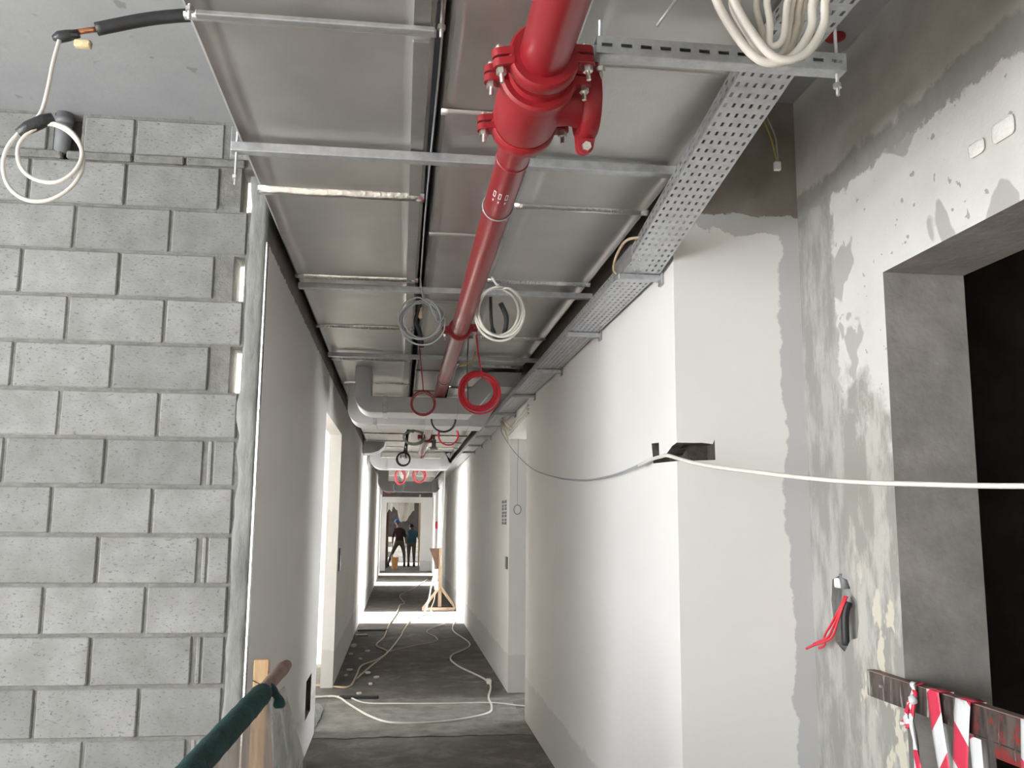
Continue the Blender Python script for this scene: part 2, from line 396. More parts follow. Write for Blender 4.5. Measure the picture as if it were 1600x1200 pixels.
# lobby right wall of patched concrete with a wide opening
bm = bmesh.new(); DY0, DY1, DZ = 1.25, 2.806, 2.445
prism(bm, [(-6, 0), (DY0, 0), (DY0, DZ), (DY1, DZ), (DY1, 0), (3.44, 0), (3.44, ZC), (-6, ZC)], 'x', 1.59, 1.88)
bm.normal_update()
for f in bm.faces:
    c = f.calc_center_median()
    if abs(f.normal.x) < 0.5 and DY0 - 0.01 <= c.y <= DY1 + 0.01: f.material_index = 1
    if f.normal.x > 0.5: f.material_index = 1
wc = struct('wall_lobby_right', bm, None, mats=['patched', 'jamb'])
c1 = bmesh.new(); prism(c1, [(3.265, 1.18), (3.20, 1.155), (3.155, 1.20), (3.10, 1.215), (3.085, 1.27), (3.09, 1.34), (3.13, 1.37), (3.155, 1.41), (3.22, 1.42), (3.27, 1.405), (3.285, 1.33), (3.275, 1.25)], 'x', 1.5, 1.63)
carve(wc, [c1], 'smear')
# formwork tie pockets filled with putty
for (y, z, w) in ((2.265, 2.655, 0.042), (2.15, 2.66, 0.055)):
    bm = bmesh.new(); box(bm, 1.574, 1.592, y - w * 0.8, y + w * 0.8, z - w * 0.5, z + w * 0.5, bev=0.012, seg=2)
    o = obj('putty_plug', bm, 'putty', wc, True)
# dark shaft behind the opening
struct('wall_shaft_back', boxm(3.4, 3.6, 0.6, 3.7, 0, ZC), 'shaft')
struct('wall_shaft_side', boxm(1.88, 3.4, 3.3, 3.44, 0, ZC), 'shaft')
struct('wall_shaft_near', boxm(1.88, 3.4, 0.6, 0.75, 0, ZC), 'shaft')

# lobby outer walls: open facade on the left, unseen dark back wall limits bounce
bm = bmesh.new()
box(bm, -5.6, -5.4, -6, -4.2, 0, ZC); box(bm, -5.6, -5.4, -4.2, 2.3, 0, 0.35); box(bm, -5.6, -5.4, -4.2, 2.3, 3.1, ZC); box(bm, -5.6, -5.4, 2.3, 4.13, 0, ZC)
struct('wall_lobby_left', bm, 'jamb')
bm = bmesh.new()
box(bm, -5.4, 1.59, -6, -5.8, 0, ZC)
struct('wall_lobby_back', bm, 'jamb')
# rooms beside the corridor: unseen facades with walls and openings placed to steer daylight
bm = bmesh.new()
for a, c in ((12.0, 14.6), (17.3, 23.6), (25.6, 28.2), (30.0, 34.8), (37.4, 42)): box(bm, -4.2, -4.0, a, c, 0, ZC)
box(bm, -5.6, -0.9, 5.1, 5.25, 0, ZC); box(bm, -4.2, -0.9, 12.0, 12.15, 0, ZC); box(bm, -2.35, -2.2, 7.3, 10.9, 0, ZC)  # partition behind the slab slot and shallow first-room facade, added to shape the daylight
struct('wall_rooms_left', bm, 'room')
bm = bmesh.new()
box(bm, 4.2, 4.4, 3.44, 9.4, 0, ZC); box(bm, 4.2, 4.4, 11.0, 12.2, 0, ZC); box(bm, 1.26, 4.2, 11.2, 11.4, 0, ZC)
for a, c in ((17.6, 23.6), (26.6, 42)): box(bm, 4.2, 4.4, a, c, 0, ZC)
box(bm, 1.88, 4.4, 3.44, 3.64, 0, ZC)
struct('wall_rooms_right', bm, 'room')

# ------------------------------------------------------------------ block wall, block by block
PITCH = 0.2; Z0 = 3.137 - 15 * PITCH - 0.137 + 0.137
bm = bmesh.new()
rows = []
for k in range(16):
    zt = 3.137 - k * PITCH; zb = max(zt - PITCH, 0)
    gap = {0: (-0.735, -0.682), 2: (-0.748, -0.700), 4: (-0.742, -0.692)}.get(k)
    spans = [(-5.4, XL)] if not gap else [(-5.4, gap[0]), (gap[1], XL)]
    for a, c in spans: box(bm, a, c, YB + 0.009, 4.13, zb, zt)
    rows.append((k, zb, zt, gap))
box(bm, -5.4, -1.535, YB + 0.009, 4.13, 3.137, ZC); box(bm, -1.535, -1.42, YB + 0.10, 4.13, 3.137, ZC); box(bm, -1.42, XL, YB + 0.009, 4.13, 3.137, ZC)
wb = struct('wall_front', bm, 'mortar')
protos = {}
def block(x0, x1, z0, z1, dy=0.0):
    w, h = round(x1 - x0, 3), round(z1 - z0, 3)
    if (w, h) not in protos:
        bm = bmesh.new(); box(bm, -w / 2, w / 2, 0, 0.06, -h / 2, h / 2, bev=0.005, seg=1)
        me = bpy.data.meshes.new('concrete_block'); bm.normal_update(); bm.to_mesh(me); bm.free(); me.materials.append(MT['block']); protos[(w, h)] = me
    o = bpy.data.objects.new('concrete_block', protos[(w, h)]); C.objects.link(o); o.parent = wb
    o.location = ((x0 + x1) / 2, YB + dy + random.uniform(-0.002, 0.002), (z0 + z1) / 2); o.rotation_euler = (0, random.uniform(-0.004, 0.004), random.uniform(-0.006, 0.006))
J = 0.0065
for k, zb, zt, gap in rows:
    if zt - zb < 0.05: continue
    even = k % 2 == 0
    x = -0.822 if even else -1.018
    if not even: block(x + J, -0.70, zb + J, zt - J)
    else:
        if gap: block(-0.822 + 2 * J, gap[0] - 0.002, zb + J, zt - J, 0.012)
        else:
            block(-0.822 + 2 * J, -0.79, zb + J, zt - J, 0.004); block(-0.783, -0.70, zb + J, zt - J, 0.001)
    while x > -5.0:
        block(x - 0.396 + J, x - J, zb + J, zt - J); x -= 0.396
# cut top course and mortar ledge under the slab
zt0, zt1 = 3.175, 3.335
for a, c in ((-1.405, -1.2), (-1.188, -0.818), (-0.79, -0.70), (-1.95, -1.56), (-2.36, -1.965), (-2.77, -2.37), (-3.18, -2.78), (-3.6, -3.19), (-4.0, -3.61)):
    block(a, c, zt0, zt1)
for a, c in ((-1.47, -1.20), (-1.19, -0.98), (-0.97, -0.72), (-2.0, -1.49), (-2.6, -2.01)):
    bm = bmesh.new(); box(bm, a, c, YB - 0.012, YB + 0.03, 3.137, 3.172, bev=0.006, seg=1)
    obj('mortar_ledge', bm, 'mortar', wb)
# rough cement dressing down the corner
bm = bmesh.new(); N = 46
L = []
for i in range(N + 1):
    z = 3.10 * i / N; xl = -0.688 + 0.02 * mnoise.noise((0, 0, z * 7)) + 0.012 * mnoise.noise((3, 0, z * 23))
    if any((2.93 < z < 3.1, 2.52 < z < 2.72, 2.12 < z < 2.32)): xl = max(xl, -0.69)
    L.append((xl, z))
A = [[bm.verts.new((xl + (XL - xl) * t, YB - (0.004 + 0.007 * (0.5 + mnoise.noise((xl * 9 + t * 3, 1, z * 12)))) * min(1, t * 5), z)) for t in (0, 0.15, 0.4, 0.7, 1)] for xl, z in L]
for i in range(N):
    for j in range(4): bm.faces.new((A[i][j], A[i][j + 1], A[i + 1][j + 1], A[i + 1][j]))
o = obj('render_strip', bm, 'smear', wb, True)
md = o.modifiers.new('thick', 'SOLIDIFY'); md.thickness = 0.02; md.offset = -1
# galvanised corner bead
bm = bmesh.new(); prism(bm, [(-0.613, YB - 0.012), (-0.6055, YB - 0.014), (-0.6055, YB + 0.03), (-0.608, YB + 0.03), (-0.609, YB - 0.009), (-0.613, YB - 0.009)], 'z', 0.0, 2.80)
struct('trim_1', bm, 'foiltape')
# plaster skin of the corridor side, behind the bead
struct('wall_left_skin', boxm(-0.63, -0.6095, 3.955, 4.13, 0, 2.82), 'plaster_left')

# far end: white portal, dark room beyond with a half-height white block wall
bm = bmesh.new()
prism(bm, [(-0.61, 0), (-0.46, 0), (-0.46, 2.24), (0.68, 2.24), (0.68, 0), (1.06, 0), (1.06, 2.43), (-0.61, 2.43)], 'y', 31.0, 31.2)
struct('wall_far', bm, 'plaster_left')
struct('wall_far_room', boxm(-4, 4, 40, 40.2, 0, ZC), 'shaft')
bm = bmesh.new(); box(bm, -4.0, -0.70, 31, 31.2, 0, ZC); box(bm, 1.26, 4.2, 31, 31.2, 0, ZC)
struct('wall_far_sides', bm, 'room')
struct('wall_far_half', boxm(-0.62, 2.6, 38.0, 38.2, 0, 1.0), 'mortar')
hw = bpy.data.objects['wall_far_half']
me = None
for r_ in range(5):
    for q in range(6):
        if me is None:
            bm = bmesh.new(); box(bm, 0, 0.59, -0.01, 0.02, 0.005, 0.195, bev=0.004); me = bpy.data.meshes.new('lightweight_block'); bm.to_mesh(me); bm.free(); me.materials.append(MT['aac'])
        x = -0.62 + q * 0.6 - (0.3 if r_ % 2 else 0)
        if x < -0.62: continue
        o = bpy.data.objects.new('lightweight_block', me); C.objects.link(o); o.parent = hw; o.location = (x, 37.995, r_ * 0.2)
struct('trim_2', boxm(XL - 0.005, XL + 0.006, 13.02, 13.1, 0, 2.5), 'whiteplastic')

# ------------------------------------------------------------------ ducts
def duct_section(name, x0, x1, y0, y1, z0, z1, parent, sag=0.003, seed=0):
    bm = bmesh.new(); nx, ny = 8, 8
    g = []
    for j in range(ny + 1):
        row = []
        for i in range(nx + 1):
            u, w = i / nx, j / ny; x = x0 + (x1 - x0) * u; y = y0 + (y1 - y0) * w
            puff = sag * (1 - (2 * w - 1) ** 4) * (1 - (2 * u - 1) ** 4)
            row.append(bm.verts.new((x, y, z0 - puff - 0.004 * mnoise.noise((x * 4 + seed, y * 4, seed * 1.7)))))
        g.append(row)
    for j in range(ny):
        for i in range(nx): bm.faces.new((g[j][i], g[j + 1][i], g[j + 1][i + 1], g[j][i + 1]))
    c = 0.012
    for (col, s) in ((0, -1), (nx, 1)):
        xs = x0 if s < 0 else x1
        up = [[bm.verts.new((xs + s * d, g[j][col].co.y, z0 + h)) for j in range(ny + 1)] for d, h in ((c * 0.7, c * 0.5), (c, c * 1.4), (c, z1 - z0))]
        prev = [g[j][col] for j in range(ny + 1)]
        for ring in up:
            for j in range(ny):
                q = (prev[j], ring[j], ring[j + 1], prev[j + 1]); bm.faces.new(q if s > 0 else q[::-1])
            prev = ring
    bm.normal_update()
    o = obj(name, bm, 'foil', parent, True); return local(o, parent)

def flange(x0, x1, y, z0, parent, w=0.045, h=0.022, mat='foiltape'):
    bm = bmesh.new(); n = 14; prof = [(-w / 2, 0.006), (-w * 0.35, -h * 0.75), (-w * 0.1, -h), (w * 0.12, -h * 0.95), (w * 0.36, -h * 0.6), (w / 2, 0.006)]
    R = []
    for i in range(n + 1):
        x = x0 - 0.014 + (x1 - x0 + 0.028) * i / n
        R.append([bm.verts.new((x, y + a + 0.003 * mnoise.noise((x * 9, y, 0)), z0 - 0.006 + b * (1 + 0.25 * mnoise.noise((x * 14, y * 3, 2))))) for a, b in prof])
    for i in range(n):
        for k in range(len(prof) - 1): bm.faces.new((R[i][k], R[i][k + 1], R[i + 1][k + 1], R[i + 1][k]))
    bm.faces.new(R[0]); bm.faces.new(R[-1][::-1])
    bmesh.ops.recalc_face_normals(bm, faces=bm.faces)
    return local(obj('flange', bm, mat, parent, True), parent)

ZD = 2.85
def duct(label, x0, x1, seams, zt, lap=None, seed=1):
    t = thing('air_duct', label, 'duct', ((x0 + x1) / 2, seams[0], ZD))
    for i in range(len(seams) - 1):
        duct_section('duct_section', x0, x1, seams[i], seams[i + 1], ZD + random.uniform(-0.003, 0.003), zt, t, seed=seed + i)
    for y in seams[1:-1]: flange(x0, x1, y, ZD, t, *((0.045, 0.020, 'foiltape') if x0 < 0 and 3 < y < 3.6 else (0.035, 0.012, 'foiltape') if x1 - x0 > 0.4 and y > 3 else (0.03, 0.005, 'foil')))
    if lap:
        a, c = lap
        for i in range(len(seams) - 1):
            if seams[i] > 8: break
            bm = bmesh.new(); box(bm, a, c, seams[i] + 0.03, seams[i + 1] - 0.03, ZD - 0.0135, ZD - 0.006, bev=0.001)
            local(obj('foil_lap', bm, 'foildark', t), t)
    return t
duct('wide foil-wrapped air duct on the left, beside the block wall', -0.555, 0.045, [0.2, 1.0, 2.2, 3.40, 4.64, 5.85, 7.05, 8.25, 9.45, 10.65, 11.85, 13.05, 14.25, 15.4, 18.0, 21, 25, 29.6], 3.2, (0.0, 0.043), 1)
duct('narrow foil-wrapped air duct in the middle, above the red pipe', 0.105, 0.395, [0.2, 1.4, 2.65, 3.86, 5.1, 6.3, 7.5, 8.7, 9.9, 11.1, 12.3, 15.4, 18.0, 21, 25, 29.6], 3.2, None, 40)
duct('wide foil-wrapped air duct on the right, running beside the cable tray', 0.43, 0.945, [0.2, 1.2, 2.3, 3.45, 4.59, 6.05, 7.2, 8.4, 9.6, 10.8, 12.0, 13.2, 14.4, 15.4, 18.0, 21, 25, 29.6], 3.2, None, 80)

# ------------------------------------------------------------------ channels carrying the ducts
def rod(x, y, z0, z1, t, nut=True):
    local(obj('threaded_rod', tubem([(x, y, z0), (x, y, z1)], 0.005, 8), 'galv', t, True), t)
    if nut:
        bm = bmesh.new(); lathe(bm, [(0, 0.011), (0.012, 0.011)], (x, y, z0 + 0.02), (0, 0, 1), 6); local(obj('nut', bm, 'zinc', t), t)

def channel(label, x0, x1, y, ztop, rods, h=0.03, w=0.041, slots=False, rodtop=ZC, below=0.03, mat='galv'):
    t = thing('support_channel', label, 'channel', ((x0 + x1) / 2, y, ztop - h), 'strut channels under the ducts')
    zb = ztop - h
    bm = bmesh.new()
    if not slots:
        box(bm, x0, x1, y - w / 2, y + w / 2, zb, ztop, bev=0.003, seg=2)
        local(obj('rail', bm, mat, t), t)
    else:
        # open steel profile with a slotted face towards the lobby
        p = 0.05; n = int((x1 - x0) / p); sl, sh = 0.028, 0.010
        zc = (zb + ztop) / 2
        for i in range(n):
            a, c = x0 + i * p, x0 + (i + 1) * p; m_ = (a + c) / 2
            O = [(a, zb), (c, zb), (c, ztop), (a, ztop)]; I = [(m_ - sl / 2, zc - sh / 2), (m_ + sl / 2, zc - sh / 2), (m_ + sl / 2, zc + sh / 2), (m_ - sl / 2, zc + sh / 2)]
            ov = [bm.verts.new((u, y - w / 2, q)) for u, q in O]; iv = [bm.verts.new((u, y - w / 2, q)) for u, q in I]
            for k in range(4): bm.faces.new((ov[k], ov[(k + 1) % 4], iv[(k + 1) % 4], iv[k]))
        x1 = x0 + n * p
        f = [bm.verts.new(q) for q in ((x0, y + w / 2, zb), (x1, y + w / 2, zb), (x1, y + w / 2, ztop), (x0, y + w / 2, ztop))]; bm.faces.new(f)
        for zz in (zb, ztop):
            f = [bm.verts.new(q) for q in ((x0, y - w / 2, zz), (x1, y - w / 2, zz), (x1, y + w / 2, zz), (x0, y + w / 2, zz))]; bm.faces.new(f)
        bmesh.ops.remove_doubles(bm, verts=bm.verts, dist=1e-5)
        o = local(obj('rail', bm, 'galv', t), t); md = o.modifiers.new('t', 'SOLIDIFY'); md.thickness = 0.0025
    for x in rods: rod(x, y, zb - below, rodtop, t)
    return t
channel('thin dark steel channel crossing only the left duct near the copper pipe', -0.53, 0.055, 2.15, 2.832, (-0.545, 0.07), h=0.014, w=0.024, below=0.008, mat='galvdull')
channel('slotted channel carrying the near end of the cable tray', 0.452, 1.105, 2.085, 2.796, (0.465, 1.085), h=0.045, slots=True, below=0.06)
channel('long pale channel crossing all ducts just before the block wall', -0.585, 0.955, 2.95, 2.832, (-0.568,), h=0.032, below=0.11)
for y, lab in ((4.73, 'pale channel crossing the ducts above the grey and white coils'), (6.72, 'pale channel crossing the ducts above the two red coils'), (9.1, 'channel crossing the ducts just behind the double bare branch ducts'), (10.9, 'channel crossing the ducts in front of the round-ended far branch duct')):
    channel(lab, -0.56, 1.0, y, 2.83, (), h=0.03)

# ------------------------------------------------------------------ perforated cable tray
def tray_leg(path, t, holes=True, hs=0.045, xs=((0.885, 1.04), (0.885, 1.04))):
    """path: list of (y, z); base with slot holes and two upturned sides"""
    p = 0.05
    S = [0.0]
    for a, c in zip(path, path[1:]): S.append(S[-1] + math.hypot(c[0] - a[0], c[1] - a[1]))
    def at(s):
        for i in range(len(path) - 1):
            if s <= S[i + 1] + 1e-9:
                k = (s - S[i]) / (S[i + 1] - S[i]); return (path[i][0] + (path[i + 1][0] - path[i][0]) * k, path[i][1] + (path[i + 1][1] - path[i][1]) * k)
        return path[-1]
    bm = bmesh.new(); n = max(1, int(round(S[-1] / p))); st = S[-1] / n
    def panel(fn, u0, u1, cols, hw, hl):
        cw = (u1 - u0) / cols
        for j in range(n):
            for i in range(cols):
                a, c = u0 + i * cw, u0 + (i + 1) * cw; m_ = (a + c) / 2; s0, s1 = j * st, (j + 1) * st; sm = (s0 + s1) / 2
                O = [(a, s0), (c, s0), (c, s1), (a, s1)]; I = [(m_ - hw / 2, sm - hl / 2), (m_ + hw / 2, sm - hl / 2), (m_ + hw / 2, sm + hl / 2), (m_ - hw / 2, sm + hl / 2)]
                ov = [bm.verts.new(fn(*q)) for q in O]
                if holes:
                    iv = [bm.verts.new(fn(*q)) for q in I]
                    for k in range(4): bm.faces.new((ov[k], ov[(k + 1) % 4], iv[(k + 1) % 4], iv[k]))
                else: bm.faces.new(ov)
    def X0(s): return xs[0][0] + (xs[1][0] - xs[0][0]) * s / S[-1]
    def X1(s): return xs[0][1] + (xs[1][1] - xs[0][1]) * s / S[-1]
    panel(lambda u, s: (X0(s) + (X1(s) - X0(s)) * u / 0.155, at(s)[0], at(s)[1]), 0, 0.155, 6 if holes else 1, 0.0085, 0.021)
    panel(lambda u, s: (X0(s), at(s)[0], at(s)[1] + u), 0, hs, 2 if holes else 1, 0.007, 0.02)
    panel(lambda u, s: (X1(s), at(s)[0], at(s)[1] + u), 0, hs, 1, 0.007, 0.02)
    bmesh.ops.remove_doubles(bm, verts=bm.verts, dist=1e-5)
    o = local(obj('tray_leg', bm, 'galv', t), t)
    md = o.modifiers.new('t', 'SOLIDIFY'); md.thickness = 0.0016
    return o
tr = thing('cable_tray', 'perforated steel cable tray dropping towards the right corridor wall', 'cable tray', (0.96, 2.2, 2.63))
NX = (0.867, 1.018)
tray_leg([(0.6, 2.80), (2.17, 2.798)], tr, hs=0.034, xs=(NX, NX)); tray_leg([(2.17, 2.798), (3.56, 2.628)], tr, xs=(NX, (0.885, 1.04))); tray_leg([(3.56, 2.628), (6.2, 2.63)], tr)
tray_leg([(6.2, 2.63), (9.5, 2.63)], tr); tray_leg([(9.5, 2.63), (29.6, 2.63)], tr, holes=False)
local(obj('joint_plate', boxm(0.8815, 0.8845, 3.42, 3.74, 2.63, 2.70, bev=0.001), 'galvdull', tr), tr)
for i, y in enumerate((3.60, 4.78, 6.0, 7.25, 8.5, 9.7, 10.9, 12.1, 13.3)):
    t = thing('tray_bracket', 'slotted bracket under the bend of the cable tray' if i == 0 else 'bracket under the cable tray, %s from the bend' % ('', 'second', 'third', 'fourth', 'fifth', 'sixth', 'seventh', 'eighth', 'ninth')[i], 'bracket', (0.97, y, 2.60), 'cable tray brackets')
    local(obj('arm', boxm(0.87, XR, y - 0.02, y + 0.02, 2.602, 2.626, bev=0.003), 'galv', t), t)
    local(obj('foot_plate', boxm(XR - 0.012, XR, y - 0.026, y + 0.026, 2.585, 2.66, bev=0.002), 'galvdull', t), t)
# bent copper-coloured strap on the tray side
tag(obj('bent_strap', tubem(smooth_path([(0.885, 3.30, 2.69), (0.864, 3.42, 2.715), (0.858, 3.55, 2.70), (0.862, 3.64, 2.665), (0.880, 3.66, 2.645)], 5), 0.006, 6), 'palewood', None, True), 'pale bent strap end sticking out beside the cable tray', 'strap')

# ------------------------------------------------------------------ red fire pipe
PX, PZ = 0.300, 2.66
fp = thing('fire_pipe', 'red painted fire pipe with a bolted tee fitting under the ducts', 'pipe', (PX, 2.2, PZ))
def pipe_part(name, prof, mat='red', axis=(0, 1, 0), origin=(PX, 0, PZ), parent=fp, n=40):
    bm = bmesh.new(); lathe(bm, prof, origin, axis, n)
    o = obj(name, bm, mat); shade_auto(o, 40)
    return local(o, fp)
pipe_part('pipe_segment', [(0.0, 0.058), (2.02, 0.058)])
pipe_part('pipe_segment', [(2.36, 0.048), (4.96, 0.048)])
pipe_part('pipe_segment', [(4.96, 0.048), (14.2, 0.048)])
pipe_part('pipe_collar', [(2.52, 0.0485), (2.522, 0.0505), (2.536, 0.0505), (2.538, 0.0485)])
tee = pipe_part('tee_fitting', [(2.0, 0.070), (2.03, 0.078), (2.07, 0.086), (2.20, 0.088), (2.26, 0.084), (2.30, 0.072)], 'redcast')
bm = bmesh.new(); lathe(bm, [(0.0, 0.066), (0.10, 0.060), (0.125, 0.066), (0.135, 0.066)], (PX, 2.16, PZ), (1, 0, 0.04), 32)
o = obj('tee_branch', bm, 'redcast'); shade_auto(o, 40); o.parent = tee
def coupling(c, ax, R, w, ear_dir, bolt_dir, sub='coupling'):
    """housing ring plus two bolt pads with studs and nuts"""
    c = Vector(c); ax = Vector(ax).normalized(); e = Vector(ear_dir).normalized(); bd = Vector(bolt_dir).normalized()
    bm = bmesh.new()
    lathe(bm, [(-w / 2, R * 0.80), (-w / 2, R * 0.93), (-w * 0.32, R), (w * 0.32, R), (w / 2, R * 0.93), (w / 2, R * 0.80)], c, ax, 40)
    for s in (-1, 1):
        for h in (0.012, -0.012):
            # one pad of each housing half
            pts = []
            for k in range(9):
                a = -math.pi / 2 + math.pi * k / 8
                pts.append(c + e * s * (R + 0.018 + 0.018 * math.cos(a)) + ax * (0.020 * math.sin(a)))
            pts += [c + e * s * (R - 0.012) + ax * 0.024, c + e * s * (R - 0.012) - ax * 0.024]
            lo = [bm.verts.new(p + bd * (h - 0.009)) for p in pts]; hi = [bm.verts.new(p + bd * (h + 0.009)) for p in pts]
            fs = [bm.faces.new(lo), bm.faces.new(hi[::-1])] + [bm.faces.new((lo[i], hi[i], hi[(i + 1) % len(pts)], lo[(i + 1) % len(pts)])) for i in range(len(pts))]
            bmesh.ops.recalc_face_normals(bm, faces=fs)
    o = obj(sub, bm, 'redcast'); shade_auto(o, 40); local(o, fp)
    for s in (-1, 1):
        p = c + e * s * (R + 0.018); bm = bmesh.new()
        lathe(bm, [(-0.056, 0.0055), (0.03, 0.0055)], p, bd, 10); lathe(bm, [(-0.036, 0.012), (-0.022, 0.012)], p, bd, 6); lathe(bm, [(0.022, 0.010), (0.030, 0.010), (0.036, 0.006)], p, bd, 12)
        b_ = obj('bolt', bm, 'zinc'); b_.parent = o
coupling((PX, 1.945, PZ), (0, 1, 0), 0.083, 0.045, (1, 0, 0.10), (-0.1, 0, 1))
coupling((PX, 2.035, PZ), (0, 1, 0), 0.094, 0.040, (1, 0, 0.02), (0, 0.1, 1))
coupling((PX, 2.30, PZ), (0, 1, 0), 0.088, 0.050, (1, 0, 0.05), (0, 0.1, 1))
coupling((PX + 0.145, 2.165, PZ + 0.005), (1, 0, 0.04), 0.094, 0.046, (0, 0.25, -1), (0, 1, 0.25))
pipe_part('reducer', [(2.31, 0.070), (2.33, 0.066), (2.37, 0.050), (2.40, 0.0485)], 'redcast')
coupling((PX, 4.96, PZ), (0, 1, 0), 0.064, 0.05, (1, 0, 0.1), (0, 0, 1))
coupling((PX, 11.5, PZ), (0, 1, 0), 0.075, 0.12, (1, 0, 0), (0, 0, 1))
# worn white print round the pipe: three short figures and dots
bm = bmesh.new()
for a in (-2.35, -1.95, -1.50):
    for (dy, da, ly, la) in ((0, -0.03, 0.036, 0.045), (0, 0.12, 0.036, 0.045), (0.02, 0.045, 0.009, 0.19), (-0.02, 0.045, 0.009, 0.19), (-0.052, 0.045, 0.018, 0.10)):
        q = [(y, aa) for y, aa in ((-ly / 2, -la / 2), (ly / 2, -la / 2), (ly / 2, la / 2), (-ly / 2, la / 2))]
        bm.faces.new([bm.verts.new((PX + math.cos(a + da + aa) * 0.0484, 2.735 - dy + y, PZ + math.sin(a + da + aa) * 0.0484)) for y, aa in q])
local(obj('printed_mark', bm, 'tape_white'), fp)
# pipe hangers
for y, lab in ((2.95, 'short rod hanger holding the red pipe to the long pale channel'), (6.72, 'rod hanger holding the red pipe above the red coils'), (9.1, 'rod hanger holding the far red pipe behind the branch ducts')):
    t = thing('pipe_hanger', lab, 'hanger', (PX, y, PZ), 'red pipe hangers')
    bm = bmesh.new(); tube(bm, [(PX + 0.051 * math.cos(a), y, PZ + 0.051 * math.sin(a)) for a in [2 * math.pi * k / 24 for k in range(24)]], 0.003, 6, closed=True)
    local(obj('clevis', bm, 'galvdull', t, True), t); rod(PX, y, PZ + 0.05, 2.801, t, False)

# ------------------------------------------------------------------ bare sheet branch ducts across the corridor
def ribbon_duct(name, pts, y0, y1, h, parent, mat='duct_white'):
    """rectangular duct following a centre line in the x-z plane"""
    pts = [Vector((p[0], 0, p[1])) for p in pts]; bm = bmesh.new(); R = []
    for i, p in enumerate(pts):
        a = pts[max(i - 1, 0)]; c = pts[min(i + 1, len(pts) - 1)]; t = (c - a).normalized(); n = Vector((-t.z, 0, t.x))
        # keep the width across bends
        if 0 < i < len(pts) - 1:
            d = (p - a).normalized().dot(t); k = 1 / max(0.6, d)
        else: k = 1
        A = p + n * h / 2 * k; B = p - n * h / 2 * k
        R.append([bm.verts.new((A.x, y0, A.z)), bm.verts.new((A.x, y1, A.z)), bm.verts.new((B.x, y1, B.z)), bm.verts.new((B.x, y0, B.z))])
    for P, Q in zip(R, R[1:]):
        for k in range(4): bm.faces.new((P[k], P[(k + 1) % 4], Q[(k + 1) % 4], Q[k]))
    bm.faces.new(R[0][::-1]); bm.faces.new(R[-1]); bmesh.ops.recalc_face_normals(bm, faces=bm.faces)
    o = obj(name, bm, mat); shade_auto(o, 30); bv = o.modifiers.new('b', 'BEVEL'); bv.width = 0.004; bv.limit_method = 'ANGLE'
    return local(o, parent)
def elbow(x, z, r, a0, a1, n=8): return [(x + r * math.cos(a0 + (a1 - a0) * k / n), z + r * math.sin(a0 + (a1 - a0) * k / n)) for k in range(n + 1)]
def branch(label, y0, y1, xl, zrun, h, xr, rise, zr, xend, ztop=2.845):
    t = thing('branch_duct', label, 'duct', ((xl + xr) / 2, y0, zrun - h / 2), 'bare branch ducts across the corridor')
    rr = h / 2 + 0.012
    ribbon_duct('elbow', [(xl, ztop)] + elbow(xl + rr, zrun + rr, rr, math.pi, 1.5 * math.pi) + [(xl + rr + 0.10, zrun)], y0, y1, h, t)
    ribbon_duct('straight_run', [(xl + rr + 0.10, zrun), (xr, zrun)], y0, y1, h, t)
    x = xl + rr + 0.10
    local(obj('joint_strip', boxm(x - 0.015, x + 0.02, y0 - 0.006, y1 + 0.006, zrun - h / 2 - 0.006, zrun + h / 2 + 0.006, bev=0.002), 'galv', t), t)
    if rise:
        ribbon_duct('offset_piece', [(xr, zrun), (xr + 0.06, zrun), (xr + 0.06 + rise, zr), (xend, zr)], y0, y1, h, t)
    return t
branch('near bare branch duct with an upturned elbow, behind the small red coil', 7.35, 7.75, -0.325, 2.535, 0.13, 0.44, 0.22, 2.765, 0.96)
branch('second bare branch duct, right behind the near one and slightly lower', 8.25, 8.65, -0.43, 2.53, 0.13, 0.60, 0.18, 2.765, 0.96)
branch('far bare branch duct with a round-ended grey drop at the left wall', 16.3, 16.8, -0.47, 2.625, 0.19, 0.68, 0.10, 2.745, 0.85)
branch('farthest bare branch duct, just before the white end portal', 21.6, 22.1, -0.42, 2.42, 0.24, 0.70, 0.08, 2.5, 0.87)
# curved hood closing the elbow against the left wall
bm = bmesh.new(); prism(bm, [(-0.60, 2.84), (-0.26, 2.84), (-0.28, 2.76), (-0.36, 2.69), (-0.47, 2.655), (-0.60, 2.65)], 'y', 14.3, 14.85)
tag(obj('duct_hood', bm, 'duct_white'), 'curved grey sheet hood by the left wall before the far branch duct', 'duct')

